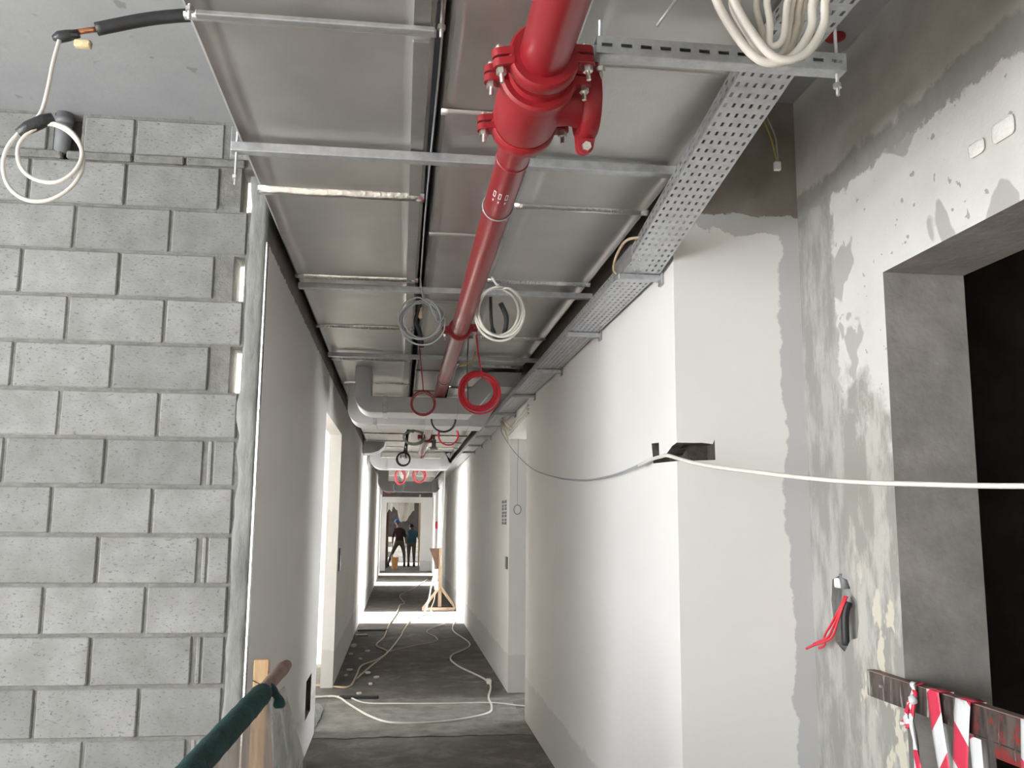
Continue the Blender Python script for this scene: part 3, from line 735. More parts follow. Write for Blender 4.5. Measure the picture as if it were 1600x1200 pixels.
# ------------------------------------------------------------------ hanging coils
def coil(name, label, c, R, loops, wr, mat, hang=None, squash=1.0, tilt=0.0, jit=0.06, tapes=(), tail=None, seed=0, cat='cable coil', n=8, group=None):
    rnd = random.Random(seed); c = Vector(c); pts = []
    N = 22
    if hang: pts += [Vector(hang), Vector(hang).lerp(c + Vector((0, 0, R * squash)), 0.6)]
    for l in range(loops):
        dr = rnd.uniform(-jit, jit) * R; off = Vector((rnd.uniform(-jit, jit) * R, rnd.uniform(-1, 1) * wr * 3, rnd.uniform(-jit, jit) * R * 0.8))
        for k in range(N):
            a = math.pi / 2 + 2 * math.pi * (k / N)
            x = math.cos(a) * (R + dr); z = math.sin(a) * (R + dr) * squash
            pts.append(c + off + Vector((x * math.cos(tilt), x * math.sin(tilt) + 0.35 * wr * math.sin(a * 2 + l), z)))
    if tail: pts += [Vector(p) for p in tail]
    path = smooth_path(pts, 2)
    t = thing(name, label, cat, (c.x, c.y, c.z - R * squash), group)
    local(obj('wire', tubem(path, wr, n), mat, t, True), t)
    for (a, ln, rr) in tapes:
        bm = bmesh.new(); q = [c + Vector((math.cos(a + d) * R, 0, math.sin(a + d) * R * squash)) for d in (-ln, -ln / 2, 0, ln / 2, ln)]
        tube(bm, q, [rr * 0.85, rr, rr * 1.05, rr, rr * 0.85], 8); local(obj('tape_wrap', bm, 'tape', t, True), t)
    return t
HC = 'coils hanging under the ducts'
coil('cable_coil', 'thin grey cable coil hanging from the gap left of the red pipe', (0.088, 4.66, 2.635), 0.105, 4, 0.0045, 'greycable', hang=(0.07, 4.64, 2.86), jit=0.17, seed=3, tail=[(0.17, 4.64, 2.62), (0.205, 4.64, 2.68)], group=HC)
t = coil('cable_coil', 'cream white cable coil hanging right of the red pipe', (0.464, 4.46, 2.648), 0.108, 4, 0.0065, 'white', hang=(0.432, 4.5, 2.84), squash=1.12, jit=0.13, seed=5, group=HC)
local(obj('black_sleeve', tubem(smooth_path([(0.425, 4.48, 2.73), (0.43, 4.48, 2.60), (0.45, 4.48, 2.53), (0.48, 4.48, 2.525), (0.50, 4.48, 2.56), (0.505, 4.48, 2.63), (0.475, 4.48, 2.70)], 4), [0.008] * 6 + [0.012] * 13 + [0.013] * 6, 8), 'tape', t, True), t)
coil('cable_coil', 'thick bright red cable coil hanging below the cable tray', (0.466, 5.6, 2.406), 0.117, 9, 0.0055, 'redwire', hang=(0.437, 5.6, 2.86), jit=0.13, seed=8, group=HC)
coil('cable_coil', 'thin dark red coil hanging in front of the near branch duct', (0.13, 6.0, 2.378), 0.078, 4, 0.0035, 'darkred', hang=(0.085, 6.0, 2.85), jit=0.08, seed=9, group=HC)
coil('cable_coil', 'single black loop hanging behind the near branch duct', (0.355, 8.0, 2.495), 0.105, 2, 0.008, 'black', hang=(0.40, 8.0, 2.85), jit=0.03, seed=10, group=HC)
coil('cable_coil', 'red coil hanging beside the far red pipe', (0.447, 9.0, 2.453), 0.098, 4, 0.006, 'redwire', hang=(0.40, 9.0, 2.84), jit=0.06, seed=11, group=HC)
coil('cable_coil', 'wide dark grey coil hanging left of the far red pipe', (0.115, 9.2, 2.44), 0.105, 3, 0.008, 'greengrey', hang=(0.06, 9.2, 2.85), squash=0.65, jit=0.08, seed=12, group=HC)
coil('cable_coil', 'olive ring coil hanging in front of the far branch duct', (0.025, 13.0, 2.48), 0.092, 4, 0.010, 'greengrey', hang=(0.06, 13.0, 2.85), jit=0.06, seed=13, group=HC)
coil('cable_coil', 'pale red cable bunch hanging left, beyond the far branch duct', (-0.02, 17.0, 2.42), 0.10, 4, 0.012, 'darkred', hang=(-0.02, 17.0, 2.84), squash=1.5, jit=0.2, seed=14, group=HC)
coil('cable_coil', 'white cable bunch hanging among the far red ones', (0.05, 17.2, 2.55), 0.06, 3, 0.012, 'white', hang=(0.05, 17.2, 2.84), squash=2.0, jit=0.2, seed=15, group=HC)
coil('cable_coil', 'dark red cable bunch hanging right, beyond the far branch duct', (0.34, 17.0, 2.45), 0.11, 4, 0.012, 'darkred', hang=(0.36, 17.0, 2.84), squash=1.2, jit=0.2, seed=16, group=HC)
coil('cable_coil', 'small grey coil hanging lowest in front of the end portal', (-0.05, 19.0, 2.33), 0.11, 3, 0.009, 'greycable', hang=(0.0, 19.0, 2.84), jit=0.1, seed=17, group=HC)
# loose wires along the gap and below the pipe
tag(obj('loose_wire', tubem(smooth_path([(0.078, 1.6, 2.90), (0.075, 2.4, 2.86), (0.070, 3.0, 2.835), (0.068, 3.6, 2.835), (0.070, 4.3, 2.83), (0.07, 4.64, 2.80)], 6), 0.0035, 6), 'greycable', None, True), 'thin grey wire running along the black gap between two ducts', 'wire')
tag(obj('loose_wire', tubem(smooth_path([(0.34, 5.6, 2.56), (0.37, 5.6, 2.575), (0.42, 5.6, 2.60), (0.44, 5.6, 2.66)], 6), 0.004, 6), 'yellow', None, True), 'short yellow wire sticking out beside the red pipe end', 'wire')
tag(obj('loose_wire', tubem(smooth_path([(0.41, 5.75, 2.95), (0.40, 5.75, 2.62), (0.405, 5.75, 2.45), (0.41, 5.75, 2.36), (0.43, 5.75, 2.31)], 6), 0.004, 6), 'greengrey', None, True), 'olive wire dangling through the bright red coil', 'wire')
tag(obj('loose_wire', tubem(smooth_path([(0.16, 6.02, 2.31), (0.18, 7.1, 2.45), (0.19, 8.0, 2.40), (0.20, 8.9, 2.42)], 6), 0.003, 6), 'greycable', None, True), 'thin pale wire trailing from the dark red coil', 'wire')
# little black clip with foam where the grey coil hangs
t = thing('cable_clip', 'black clip with a scrap of tan foam in the gap behind the grey coil', 'clip', (0.075, 4.8, 2.7))
local(obj('clip_body', tubem(smooth_path([(0.075, 4.8, 2.9), (0.072, 4.8, 2.75), (0.055, 4.8, 2.66), (0.07, 4.8, 2.62), (0.085, 4.8, 2.56), (0.09, 4.8, 2.52)], 4), 0.013, 8), 'tape', t, True), t)
bm = bmesh.new(); box(bm, 0.06, 0.09, 4.79, 4.82, 2.68, 2.74, bev=0.006, seg=2); local(obj('foam_scrap', bm, 'foam', t, True), t)

# thick white loops hanging at the top by the tray
t = thing('cable_bundle', 'bundle of thick white cables looping down in front of the cable tray', 'cable bundle', (0.82, 1.85, 2.63))
for i, (xa, xb, zb, dy, w) in enumerate(((0.665, 0.905, 2.637, 0.0, 0.010), (0.70, 0.93, 2.640, -0.012, 0.010), (0.715, 0.915, 2.652, 0.016, 0.009), (0.73, 0.885, 2.660, 0.03, 0.0085), (0.775, 0.865, 2.663, 0.022, 0.008), (0.79, 0.845, 2.675, -0.006, 0.008), (0.72, 0.90, 2.668, 0.04, 0.006))):
    mx = 0.40 * xa + 0.60 * xb + 0.0
    y = 1.85 + dy
    pts = [(0.93 + 0.008 * i, 1.15, 2.818), (0.91 + 0.006 * i, 1.40, 2.826), (0.60 * xa + 0.34, 1.62, 2.826), (xa + 0.02, 1.77 + dy, 2.822), (xa + 0.012, y, 2.80), (xa + (mx - xa) * 0.45, y, zb + 0.055), (mx - 0.02, y, zb), (mx + (xb - mx) * 0.5, y, zb + 0.018), (xb, y, zb + 0.09), (xb - 0.002, y - 0.02, 2.785), (xb, 1.76 + dy, 2.815), (0.91 + 0.006 * i, 1.5, 2.828), (0.90 + 0.008 * i, 1.2, 2.82)]
    local(obj('cable_loop', tubem(smooth_path(pts, 6), w, 10), 'white', t, True), t)

# grey rod hanging near the top and rusty red cap on slab
tag(obj('hanger_wire', tubem([(0.62, 1.88, 2.825), (0.556, 1.90, 2.734)], 0.004, 6), 'galvdull', None, True), 'short bent grey wire pointing down beside the white cable bundle', 'wire')
bm = bmesh.new(); lathe(bm, [(0, 0.036), (0.008, 0.036), (0.013, 0.024)], (1.515, 2.91, ZC), (0, 0, -1), 24)
tag(obj('red_disc', bm, 'redcast', None, True), 'small round red disc fixed to the slab behind the cable tray', 'disc')
# earth wire with connector
t = thing('connector_wire', 'yellow and blue wires with a white connector hanging behind the cable tray', 'wire', (1.40, 3.2, 2.95))
local(obj('wire', tubem(smooth_path([(1.30, 3.2, 3.3), (1.35, 3.2, 3.17), (1.38, 3.2, 3.09), (1.395, 3.2, 3.03), (1.402, 3.2, 2.985)], 6), 0.0032, 6), 'yellow', t, True), t)
local(obj('wire', tubem(smooth_path([(1.33, 3.22, 3.3), (1.375, 3.21, 3.17), (1.40, 3.2, 3.09), (1.407, 3.2, 3.03), (1.408, 3.2, 2.985)], 6), 0.003, 6), 'greycable', t, True), t)
bm = bmesh.new(); box(bm, 1.392, 1.418, 3.19, 3.21, 2.95, 2.985, bev=0.004, seg=2); local(obj('connector', bm, 'whiteplastic', t), t)

# ------------------------------------------------------------------ copper stub with foam sleeve and white loop, left
t = thing('copper_stub', 'copper pipe end in a black foam sleeve sticking out from the left duct', 'pipe', (-0.85, 2.7, 3.0))
sl = smooth_path([(-0.572, 2.71, 3.15), (-0.67, 2.70, 3.135), (-0.80, 2.69, 3.105), (-0.945, 2.68, 3.055)], 6)
local(obj('foam_sleeve', tubem(sl, 0.020, 14), 'black', t, True), t)
local(obj('copper_pipe', tubem([(-0.93, 2.681, 3.058), (-1.03, 2.672, 3.030)], 0.0085, 12), 'copper', t, True), t)
bm = bmesh.new(); tube(bm, [(-1.062, 2.67, 3.012), (-1.045, 2.67, 3.016), (-1.02, 2.672, 3.024), (-0.99, 2.675, 3.034)], [0.008, 0.018, 0.017, 0.012], 10); local(obj('tape_wrap', bm, 'tape', t, True), t)
bm = bmesh.new(); box(bm, -1.005, -0.955, 2.67, 2.695, 2.993, 3.017, bev=0.007, seg=2); local(obj('foam_scrap', bm, 'foam', t, True), t)
t = thing('cable_loop', 'white cable loop with black tape hanging from the copper pipe end', 'cable coil', (-1.05, 2.66, 2.50))
pts = [(-1.04, 2.665, 3.01), (-1.052, 2.662, 2.93), (-1.06, 2.66, 2.84), (-1.075, 2.66, 2.765), (-1.12, 2.66, 2.715), (-1.155, 2.66, 2.66), (-1.162, 2.66, 2.60), (-1.14, 2.66, 2.54), (-1.09, 2.66, 2.505), (-1.03, 2.66, 2.507), (-0.975, 2.66, 2.545), (-0.945, 2.66, 2.605), (-0.952, 2.66, 2.67), (-0.995, 2.66, 2.72), (-1.05, 2.655, 2.735), (-1.10, 2.65, 2.70), (-1.122, 2.65, 2.655), (-1.11, 2.65, 2.60), (-1.07, 2.65, 2.565), (-1.01, 2.65, 2.558), (-0.965, 2.65, 2.59), (-0.945, 2.65, 2.64), (-0.96, 2.652, 2.69), (-1.0, 2.652, 2.728), (-1.07, 2.655, 2.745)]
local(obj('wire', tubem(smooth_path(pts, 4), 0.0062, 8), 'white', t, True), t)
bm = bmesh.new(); tube(bm, [(-1.125, 2.655, 2.70), (-1.10, 2.655, 2.722), (-1.06, 2.655, 2.745), (-1.035, 2.655, 2.755)], [0.016, 0.02, 0.02, 0.016], 8); local(obj('tape_wrap', bm, 'tape', t, True), t)
bm = bmesh.new(); lathe(bm, [(0, 0.034), (0.185, 0.034)], (-1.50, YB + 0.02, 3.165), (0, 0, 1), 20)
lathe(bm, [(0.0, 0.037), (0.03, 0.037)], (-1.50, YB + 0.02, 3.30), (0, 0, 1), 20)
tag(obj('pipe_stub', bm, 'pvc', None, True), 'grey plastic pipe stub set between the top blocks', 'pipe')

# ------------------------------------------------------------------ cables on the right wall
t = thing('wall_cable', 'white cable passing through the notch in the right wall corner', 'cable', (1.06, 3.44, 1.85))
pts = [(1.02, 3.86, 1.852), (1.035, 3.70, 1.868), (1.03, 3.55, 1.868), (1.02, 3.42, 1.862), (1.07, 3.27, 1.826), (1.15, 3.02, 1.786), (1.30, 2.63, 1.735), (1.42, 2.31, 1.712), (1.52, 2.06, 1.70), (1.56, 1.80, 1.70), (1.56, 0.9, 1.72)]
local(obj('thick_cable', tubem(smooth_path(pts, 6), 0.0075, 8), 'white', t, True), t)
pts = [(1.03, 3.80, 1.862), (1.03, 4.1, 1.846), (1.03, 4.5, 1.836), (1.03, 5.15, 1.845), (1.03, 6.0, 1.90), (1.03, 7.2, 2.03), (1.03, 8.4, 2.26), (1.03, 9.3, 2.49), (1.0, 9.4, 2.60)]
local(obj('thin_cable', tubem(smooth_path(pts, 6), 0.0045, 6), 'greycable', t, True), t)
t = thing('wire_end', 'thin grey wire with a small ring hanging inside the right doorway', 'wire', (1.12, 8.8, 1.6))
local(obj('wire', tubem(smooth_path([(1.135, 8.90, 2.42), (1.13, 8.90, 2.1), (1.132, 8.90, 1.78)], 6), 0.003, 6), 'greycable', t, True), t)
bm = bmesh.new(); tube(bm, [(1.132 + 0.035 * math.cos(a), 8.90, 1.73 + 0.045 * math.sin(a)) for a in [2 * math.pi * k / 20 for k in range(20)]], 0.0035, 6, closed=True); local(obj('ring', bm, 'greengrey', t, True), t)
# bunch of thin twigs of wire where the far tray meets the door head
t = thing('wire_bunch', 'tuft of thin pale wires poking out of the tray above the right doorway', 'wire', (1.0, 9.2, 2.45))
for k in range(8):
    a = random.Random(k); p0 = (0.98 + a.uniform(-.03, .03), 9.0 + a.uniform(-.2, .2), 2.62); p1 = (1.03 + a.uniform(-.10, .0), 8.7 + a.uniform(-.5, .3), 2.44 + a.uniform(-.1, .12))
    local(obj('wire', tubem([p0, p1], 0.003, 5), 'cream', t, True), t)
for k in range(3):
    local(obj('conduit', tubem([(1.05, 7.6, 2.52 + 0.035 * k), (1.05, 9.0, 2.47 + 0.035 * k)], 0.009, 8), 'white', t, True), t)
# stencilled column on the right wall beyond the door
bm = bmesh.new()
for i in range(7):
    z = 1.80 - i * 0.036
    for (a, c) in ((0, 0.17), (0.24, 0.42)):
        box(bm, XR - 0.0015, XR + 0.001, 9.20 + a, 9.20 + c, z, z + 0.024 if i % 2 else z + 0.03)
    if i % 3 == 0: box(bm, XR - 0.0015, XR + 0.001, 9.20, 9.62, z + 0.004, z + 0.016)
tag(obj('wall_stencil', bm, 'stencil'), 'grey stencilled column of marks on the right wall past the doorway', 'stencil')
bm = bmesh.new(); box(bm, XR - 0.012, XR + 0.001, 9.06, 9.20, 1.15, 1.27, bev=0.003); tag(obj('switch_box', bm, 'tape'), 'small dark wall box on the right wall edge beside the doorway', 'switch box')

bm = bmesh.new(); box(bm, XL - 0.001, XL + 0.012, 9.58, 9.74, 1.10, 1.33, bev=0.003); tag(obj('switch_box', bm, 'tape'), 'small dark wall box on the left wall just past the left doorway', 'switch box')
# electrical point with red wires in the concrete wall
t = thing('electrical_point', 'broken-out wall socket with black conduit and red wires in the concrete wall', 'socket', (1.58, 3.17, 1.16))
local(obj('conduit', tubem(smooth_path([(1.605, 3.185, 1.33), (1.590, 3.185, 1.28), (1.588, 3.185, 1.18)], 5), 0.014, 12), 'black', t, True), t)
local(obj('conduit', tubem([(1.60, 3.205, 1.43), (1.605, 3.20, 1.375)], 0.016, 12), 'pvc', t, True), t)
local(obj('putty_dab', boxm(1.588, 1.612, 3.215, 3.262, 1.375, 1.412, bev=0.008, seg=2), 'putty', t, True), t)
for dy, e in ((0, (1.535, 3.33, 1.165)), (0.01, (1.54, 3.30, 1.155)), (-0.008, (1.52, 3.36, 1.145))):
    q = [(1.60, 3.19 + dy, 1.35), (1.58, 3.19 + dy, 1.31), (1.566, 3.215 + dy * 2, 1.255), (1.555, 3.25 + dy * 3, 1.20), (e[0] + 0.01, e[1] - 0.03, e[2] + 0.015), e]
    local(obj('red_wire', tubem(smooth_path(q, 6), 0.0045, 6), 'redwire', t, True), t)

# ------------------------------------------------------------------ barrier plank with tape
t = thing('barrier_plank', 'paint-smeared plank nailed across the dark opening in the concrete wall', 'plank', (1.57, 2.0, 1.05))
local(obj('board', boxm(1.556, 1.586, 1.0, 2.985, 1.045, 1.125, bev=0.002), 'plank', t), t)
local(obj('top_edge', boxm(1.557, 1.586, 1.0, 2.984, 1.125, 1.128), 'polewood', t), t)
local(obj('second_board', boxm(1.556, 1.586, 0.9, 2.33, 1.005, 1.044, bev=0.002), 'plank', t), t)
bm = bmesh.new(); lathe(bm, [(0, 0.006), (0.006, 0.005)], (1.556, 2.89, 1.09), (-1, 0, 0), 10); local(obj('nail', bm, 'zinc', t), t)
def tape_strip(label, top, bot, w, phase, slope=0.7, twist=0.0, x=1.546, wrap=True):
    """ribbon of printed film hanging over the plank; red and white bands as printed faces"""
    bm = bmesh.new(); n = 26; (y0, z0), (y1, z1) = top, bot; cols = 4
    G = []; Ln = math.hypot(y1 - y0, z1 - z0); BAND = 0.105
    # rows follow the slanted print, so every band edge is a row of edges
    d = 0.0 if slope >= 0 else -abs(slope) * w
    rows_ = [(-phase) + BAND * k / 4 for k in range(-8, int((Ln + 0.3) / BAND * 4))]
    for dd in rows_:
        row = []
        for j in range(cols + 1):
            u = j / cols; s = min(max((dd + slope * w * (u - 0.5)) / Ln, 0), 1)
            y = y0 + (y1 - y0) * s; z = z0 + (z1 - z0) * s
            row.append(bm.verts.new((x - 0.006 * math.sin(s * 7) - 0.004, y - (u - 0.5) * w, z)))
        G.append(row)
    for i in range(len(rows_) - 1):
        for j in range(cols):
            q = (G[i][j], G[i][j + 1], G[i + 1][j + 1], G[i + 1][j])
            if (q[0].co - q[3].co).length + (q[1].co - q[2].co).length < 1e-6: continue
            f = bm.faces.new(q); f.material_index = ((i - 8) // 4) % 2
    G = [[bm.verts.new((x, y0 - (j / cols - 0.5) * w, z0)) for j in range(cols + 1)]]
    if wrap:
        A = G[0]; B = [bm.verts.new((1.588, v_.co.y, v_.co.z)) for v_ in A]; D = [bm.verts.new((1.589, v_.co.y, v_.co.z - 0.3)) for v_ in A]
        for j in range(cols): bm.faces.new((B[j], B[j + 1], A[j + 1], A[j])).material_index = G and 0; bm.faces.new((D[j], D[j + 1], B[j + 1], B[j])).material_index = 1
    o = obj('barricade_tape', bm, None, None, True, mats=['tape_red', 'tape_white'])
    md = o.modifiers.new('t', 'SOLIDIFY'); md.thickness = 0.0008
    return tag(o, label, 'barricade tape', 'red and white tape on the plank')
tape_strip('red and white tape slanting right, left side of the V on the plank', (2.575, 1.132), (2.40, 0.35), 0.062, 0.02, -1.0)
tape_strip('red and white tape slanting left, right side of the V on the plank', (2.43, 1.132), (2.52, 0.35), 0.068, 0.12, 0.8)
tape_strip('short white tape end hanging just under the plank', (2.385, 1.044), (2.30, 0.45), 0.050, 0.11, -0.6, wrap=False)
tape_strip('red and white tape at the right edge of the picture', (2.165, 1.132), (2.19, 0.35), 0.055, 0.10, 0.6)
t = thing('knotted_tape', 'crumpled red and white tape knotted round the left end of the plank', 'barricade tape', (2.68, 2.68, 1.0), 'red and white tape on the plank')
t.location = (1.54, 2.68, 1.0)
def crumple(name, path, w0, w1, seed, parent):
    bm = bmesh.new(); path = smooth_path(path, 6); n = len(path); G = []
    for i, p in enumerate(path):
        w = w0 + (w1 - w0) * i / (n - 1)
        G.append([bm.verts.new(p + Vector((0.008 * math.sin(j * 2.3 + i * 0.5 + seed), (j / 4 - .5) * w, 0.004 * math.sin(j + i)))) for j in range(5)])
    for i in range(n - 1):
        for j in range(4): bm.faces.new((G[i][j], G[i][j + 1], G[i + 1][j + 1], G[i + 1][j])).material_index = 0 if (i // 5 + (j > 2) + seed) % 2 else 1
    o = obj(name, bm, None, None, True, mats=['tape_red', 'tape_white']); md = o.modifiers.new('t', 'SOLIDIFY'); md.thickness = 0.001
    return local(o, parent)
crumple('loop', [(1.575, 2.685, 1.132), (1.548, 2.685, 1.132), (1.546, 2.68, 1.11), (1.538, 2.672, 1.085)], 0.034, 0.014, 1, t)
crumple('short_tail', [(1.538, 2.672, 1.085), (1.535, 2.69, 1.07), (1.535, 2.715, 1.03), (1.535, 2.72, 1.0)], 0.014, 0.04, 0, t)
crumple('long_tail', [(1.538, 2.672, 1.085), (1.53, 2.672, 1.03), (1.53, 2.655, 0.9), (1.535, 2.63, 0.7), (1.535, 2.62, 0.45)], 0.014, 0.04, 1, t)
bm = bmesh.new(); bmesh.ops.create_icosphere(bm, subdivisions=2, radius=0.013, matrix=Matrix.Translation((1.536, 2.672, 1.087)))
for v_ in bm.verts: v_.co += Vector((0, 0.006, 0.004)) * mnoise.noise(v_.co * 90)
local(obj('knot', bm, 'tape_white', t, True), t)

# ------------------------------------------------------------------ pole with shade net, bottom left
t = thing('wood_stake', 'upright pine stake standing by the block wall corner', 'stake', (-0.51, 3.72, 0))
local(obj('stake_board', boxm(-0.541, -0.484, 3.70, 3.725, 0.0, 1.074, bev=0.003), 'wood', t), t)
local(obj('tie_wire', tubem(smooth_path([(-0.545, 3.697, 1.0), (-0.50, 3.695, 0.985), (-0.44, 3.66, 1.03)], 4), 0.0015, 5), 'black', t, True), t)
P1, P2 = Vector((-0.408, 3.62, 1.066)), Vector((-0.70, 1.90, 0.775))
t = thing('barrier_pole', 'round wooden pole wrapped in green netting, leaning out from the stake', 'pole', (-0.55, 2.8, 0.9))
n = 26; local(obj('pole', tubem([P1.lerp(P2, k / n) + Vector((0, 0, 0.004 * math.sin(k))) for k in range(n + 1)], [0.0255 + 0.0012 * math.sin(k * 1.7) - (0.006 if k == 0 else 0) for k in range(n + 1)], 12), 'polewood', t, True), t)
bm = bmesh.new(); n = 60; path = [P1.lerp(P2, 0.16 + 0.84 * k / n) + Vector((0, 0, -0.006)) for k in range(n + 1)]
tube(bm, path, [0.0345 + 0.007 * (k / n) ** 0.3 + 0.003 * mnoise.noise((k * 0.6, 0, 0)) for k in range(n + 1)], 16)
for v_ in bm.verts: v_.co += Vector((1, 0.3, 1)) * 0.005 * mnoise.noise(v_.co * 16)
local(obj('net_wrap', bm, 'green', t, True), t)
bm = bmesh.new(); q = smooth_path([(-0.455, 3.38, 1.02), (-0.425, 3.38, 1.012), (-0.405, 3.39, 0.985), (-0.402, 3.39, 0.955)], 5)
tube(bm, q, [0.020 + 0.006 * math.sin(k * 0.6) - 0.010 * (k / len(q)) ** 3 for k in range(len(q))], 10); local(obj('net_knot', bm, 'green', t, True), t)
def drape(name, top, bot, mat, parent, folds, amp, n=40, m_=14):
    bm = bmesh.new(); G = []
    for i in range(m_ + 1):
        s = i / m_; row = []
        for j in range(n + 1):
            u = j / n; p = Vector(top[0]).lerp(Vector(top[1]), u).lerp(Vector(bot[0]).lerp(Vector(bot[1]), u), s)
            p += Vector((0.3, 1, 0)) * amp * (0.25 + s) * math.sin(u * folds * 6.28 + 0.6 * math.sin(s * 4)); row.append(bm.verts.new(p))
        G.append(row)
    for i in range(m_):
        for j in range(n): bm.faces.new((G[i][j], G[i][j + 1], G[i + 1][j + 1], G[i + 1][j]))
    return local(obj(name, bm, mat, parent, True), parent)
drape('pale_net', ((-0.44, 3.39, 1.0), (-0.66, 2.1, 0.79)), ((-0.34, 3.45, 0.02), (-0.66, 2.1, 0.02)), 'veil_pink', t, 5, 0.02)
drape('green_net', ((-0.395, 3.45, 1.02), (-0.43, 3.40, 0.98)), ((-0.10, 3.6, 0.02), (-0.38, 3.42, 0.02)), 'veil_green', t, 2, 0.02)

# ------------------------------------------------------------------ cords and litter on the corridor floor
FC = 'cords on the corridor floor'
def cord(label, pts, r, mat): return tag(obj('floor_cord', tubem(smooth_path([(p[0], p[1], p[2] if len(p) > 2 else r) for p in pts], 6), r, 6), mat, None, True), label, 'cord', FC)
cord('longest cream cord snaking from the left doorway down the corridor', [(-1.2, 9.6), (-0.66, 9.398), (-0.453, 9.349), (-0.411, 10.027), (-0.385, 10.676), (-0.219, 11.151), (-0.116, 11.79), (-0.266, 12.398), (-0.181, 13.272), (-0.129, 14.903), (-0.016, 16.765), (0.04, 18.297), (0.129, 18.724), (0.04, 20.666), (0.346, 22.625), (0.8, 26.4)], 0.010, 'cream')
cord('short tan cord alongside the cream one, ending in the sunlit strip', [(-0.40, 9.826), (-0.278, 10.669), (-0.115, 11.677), (0.041, 13.262), (0.088, 14.029), (0.196, 15.366)], 0.009, 'cream')
cord('thin cord bending from the cream cord towards the wooden stand', [(-0.116, 11.79), (0.165, 12.25), (0.514, 12.749), (0.541, 13.238), (0.438, 14.014), (0.81, 15.149), (0.95, 15.742)], 0.007, 'cream')
t = cord('white cord looping from the left doorway round to the right wall', [(0.93, 15.338), (0.827, 13.997), (0.96, 12.396), (0.654, 11.36), (0.684, 10.609), (0.93, 9.545), (0.849, 8.693), (0.84, 8.307), (0.765, 7.985), (0.427, 7.71), (0.016, 7.671), (-0.194, 7.931), (-0.406, 8.486), (-0.516, 8.8), (-0.66, 8.85), (-1.2, 8.6)], 0.010, 'white')
bm = bmesh.new(); box(bm, 0.905, 0.955, 9.44, 9.54, 0.0, 0.045, bev=0.01, seg=2); tag(obj('cord_plug', bm, 'whiteplastic'), 'white plug joining two lengths of cord near the right wall', 'plug')
cord('straight white cord crossing the floor into the right doorway', [(-1.1, 8.9), (-0.62, 8.86), (-0.431, 8.82), (-0.269, 8.534), (0.014, 8.484), (0.466, 8.45), (0.866, 8.45), (1.143, 8.284), (1.5, 8.3)], 0.008, 'white')
rnd = random.Random(5)
def scrap(label, x, y, lx, ly, h, mat, a, name='debris_piece', cat='debris'):
    bm = bmesh.new(); box(bm, -lx / 2, lx / 2, -ly / 2, ly / 2, 0, h, bev=min(h, lx, ly) * 0.25)
    o = obj(name, bm, mat); o.location = (x, y, 0); o.rotation_euler = (0, 0, a); return tag(o, label, cat, 'litter on the corridor floor')
scrap('dark steel bar lying on the floor by the left wall', -0.36, 14.05, 0.44, 0.05, 0.03, 'pvc', 0.05)
scrap('grey offcut lying in front of the dark bar', -0.50, 13.45, 0.18, 0.07, 0.025, 'galvdull', 0.4)
scrap('pale chip by the left wall, nearest to the offcut', -0.55, 12.3, 0.07, 0.06, 0.04, 'aac', 0.9)
scrap('black bar lying across the left doorway threshold', -0.33, 8.78, 0.36, 0.05, 0.03, 'black', -0.12)
for i, (x, y) in enumerate(((-0.36, 11.86), (-0.50, 10.4), (-0.52, 10.03), (-0.30, 10.2), (-0.25, 9.5), (-0.34, 9.0), (-0.2, 9.9), (-0.42, 11.2), (-0.55, 11.6))):
    scrap('small pale chip of rubble scattered along the left wall', x, y, 0.03 + 0.03 * rnd.random(), 0.03 + 0.03 * rnd.random(), 0.02, 'aac', rnd.random() * 3)
# rough concrete left in the doorway threshold
bm = bmesh.new(); bmesh.ops.create_icosphere(bm, subdivisions=3, radius=1, matrix=Matrix.Translation((-0.665, 7.95, -0.01)) @ Matrix.Diagonal((0.055, 0.45, 0.10, 1)))
for v_ in bm.verts: v_.co += Vector((1, 1, 0.6)) * 0.025 * mnoise.noise(v_.co * 11)
tag(obj('concrete_spill', bm, 'smear', None, False), 'rough concrete spill along the left doorway threshold', 'concrete')

# ------------------------------------------------------------------ temporary power stand
t = thing('power_stand', 'wooden post stand with a brown board and white sockets by the right wall', 'stand', (0.76, 17.0, 0))
local(obj('post', boxm(0.735, 0.80, 17.38, 17.44, 0.05, 1.13, bev=0.004), 'palewood', t), t)
for s in (-1, 1):
    bm = bmesh.new(); tube(bm, [(0.767 + s * 0.30, 17.35, 0.03), (0.767, 17.36, 0.42)], 0.026, 4); local(obj('brace', bm, 'palewood', t), t)
local(obj('base_board', boxm(0.44, 1.04, 17.2, 17.28, 0.0, 0.05, bev=0.004), 'palewood', t), t)
local(obj('base_board', boxm(0.44, 1.04, 17.5, 17.58, 0.0, 0.05, bev=0.004), 'brownboard', t), t)
bm = bmesh.new(); prism(bm, [(0.56, 1.12), (0.735, 1.12), (0.735, 0.75), (0.70, 0.74)], 'y', 17.36, 17.39); local(obj('brown_board', bm, 'brownboard', t), t)
local(obj('socket_box', boxm(0.635, 0.72, 17.30, 17.37, 0.52, 0.74, bev=0.006), 'whiteplastic', t), t)
local(obj('socket_box', boxm(0.66, 0.735, 17.29, 17.36, 0.36, 0.52, bev=0.006), 'whiteplastic', t), t)
cord('thick white cord hanging from the wooden stand to the floor', [(0.66, 17.28, 0.70), (0.60, 17.2, 0.45), (0.55, 17.0, 0.20), (0.45, 16.4, 0.02), (0.30, 15.8, 0.012)], 0.014, 'white')
cord('second cord hanging down the wooden stand beside the thick white one', [(0.69, 17.28, 0.40), (0.66, 17.2, 0.2), (0.60, 16.95, 0.02), (0.75, 16.0, 0.012)], 0.010, 'cream')
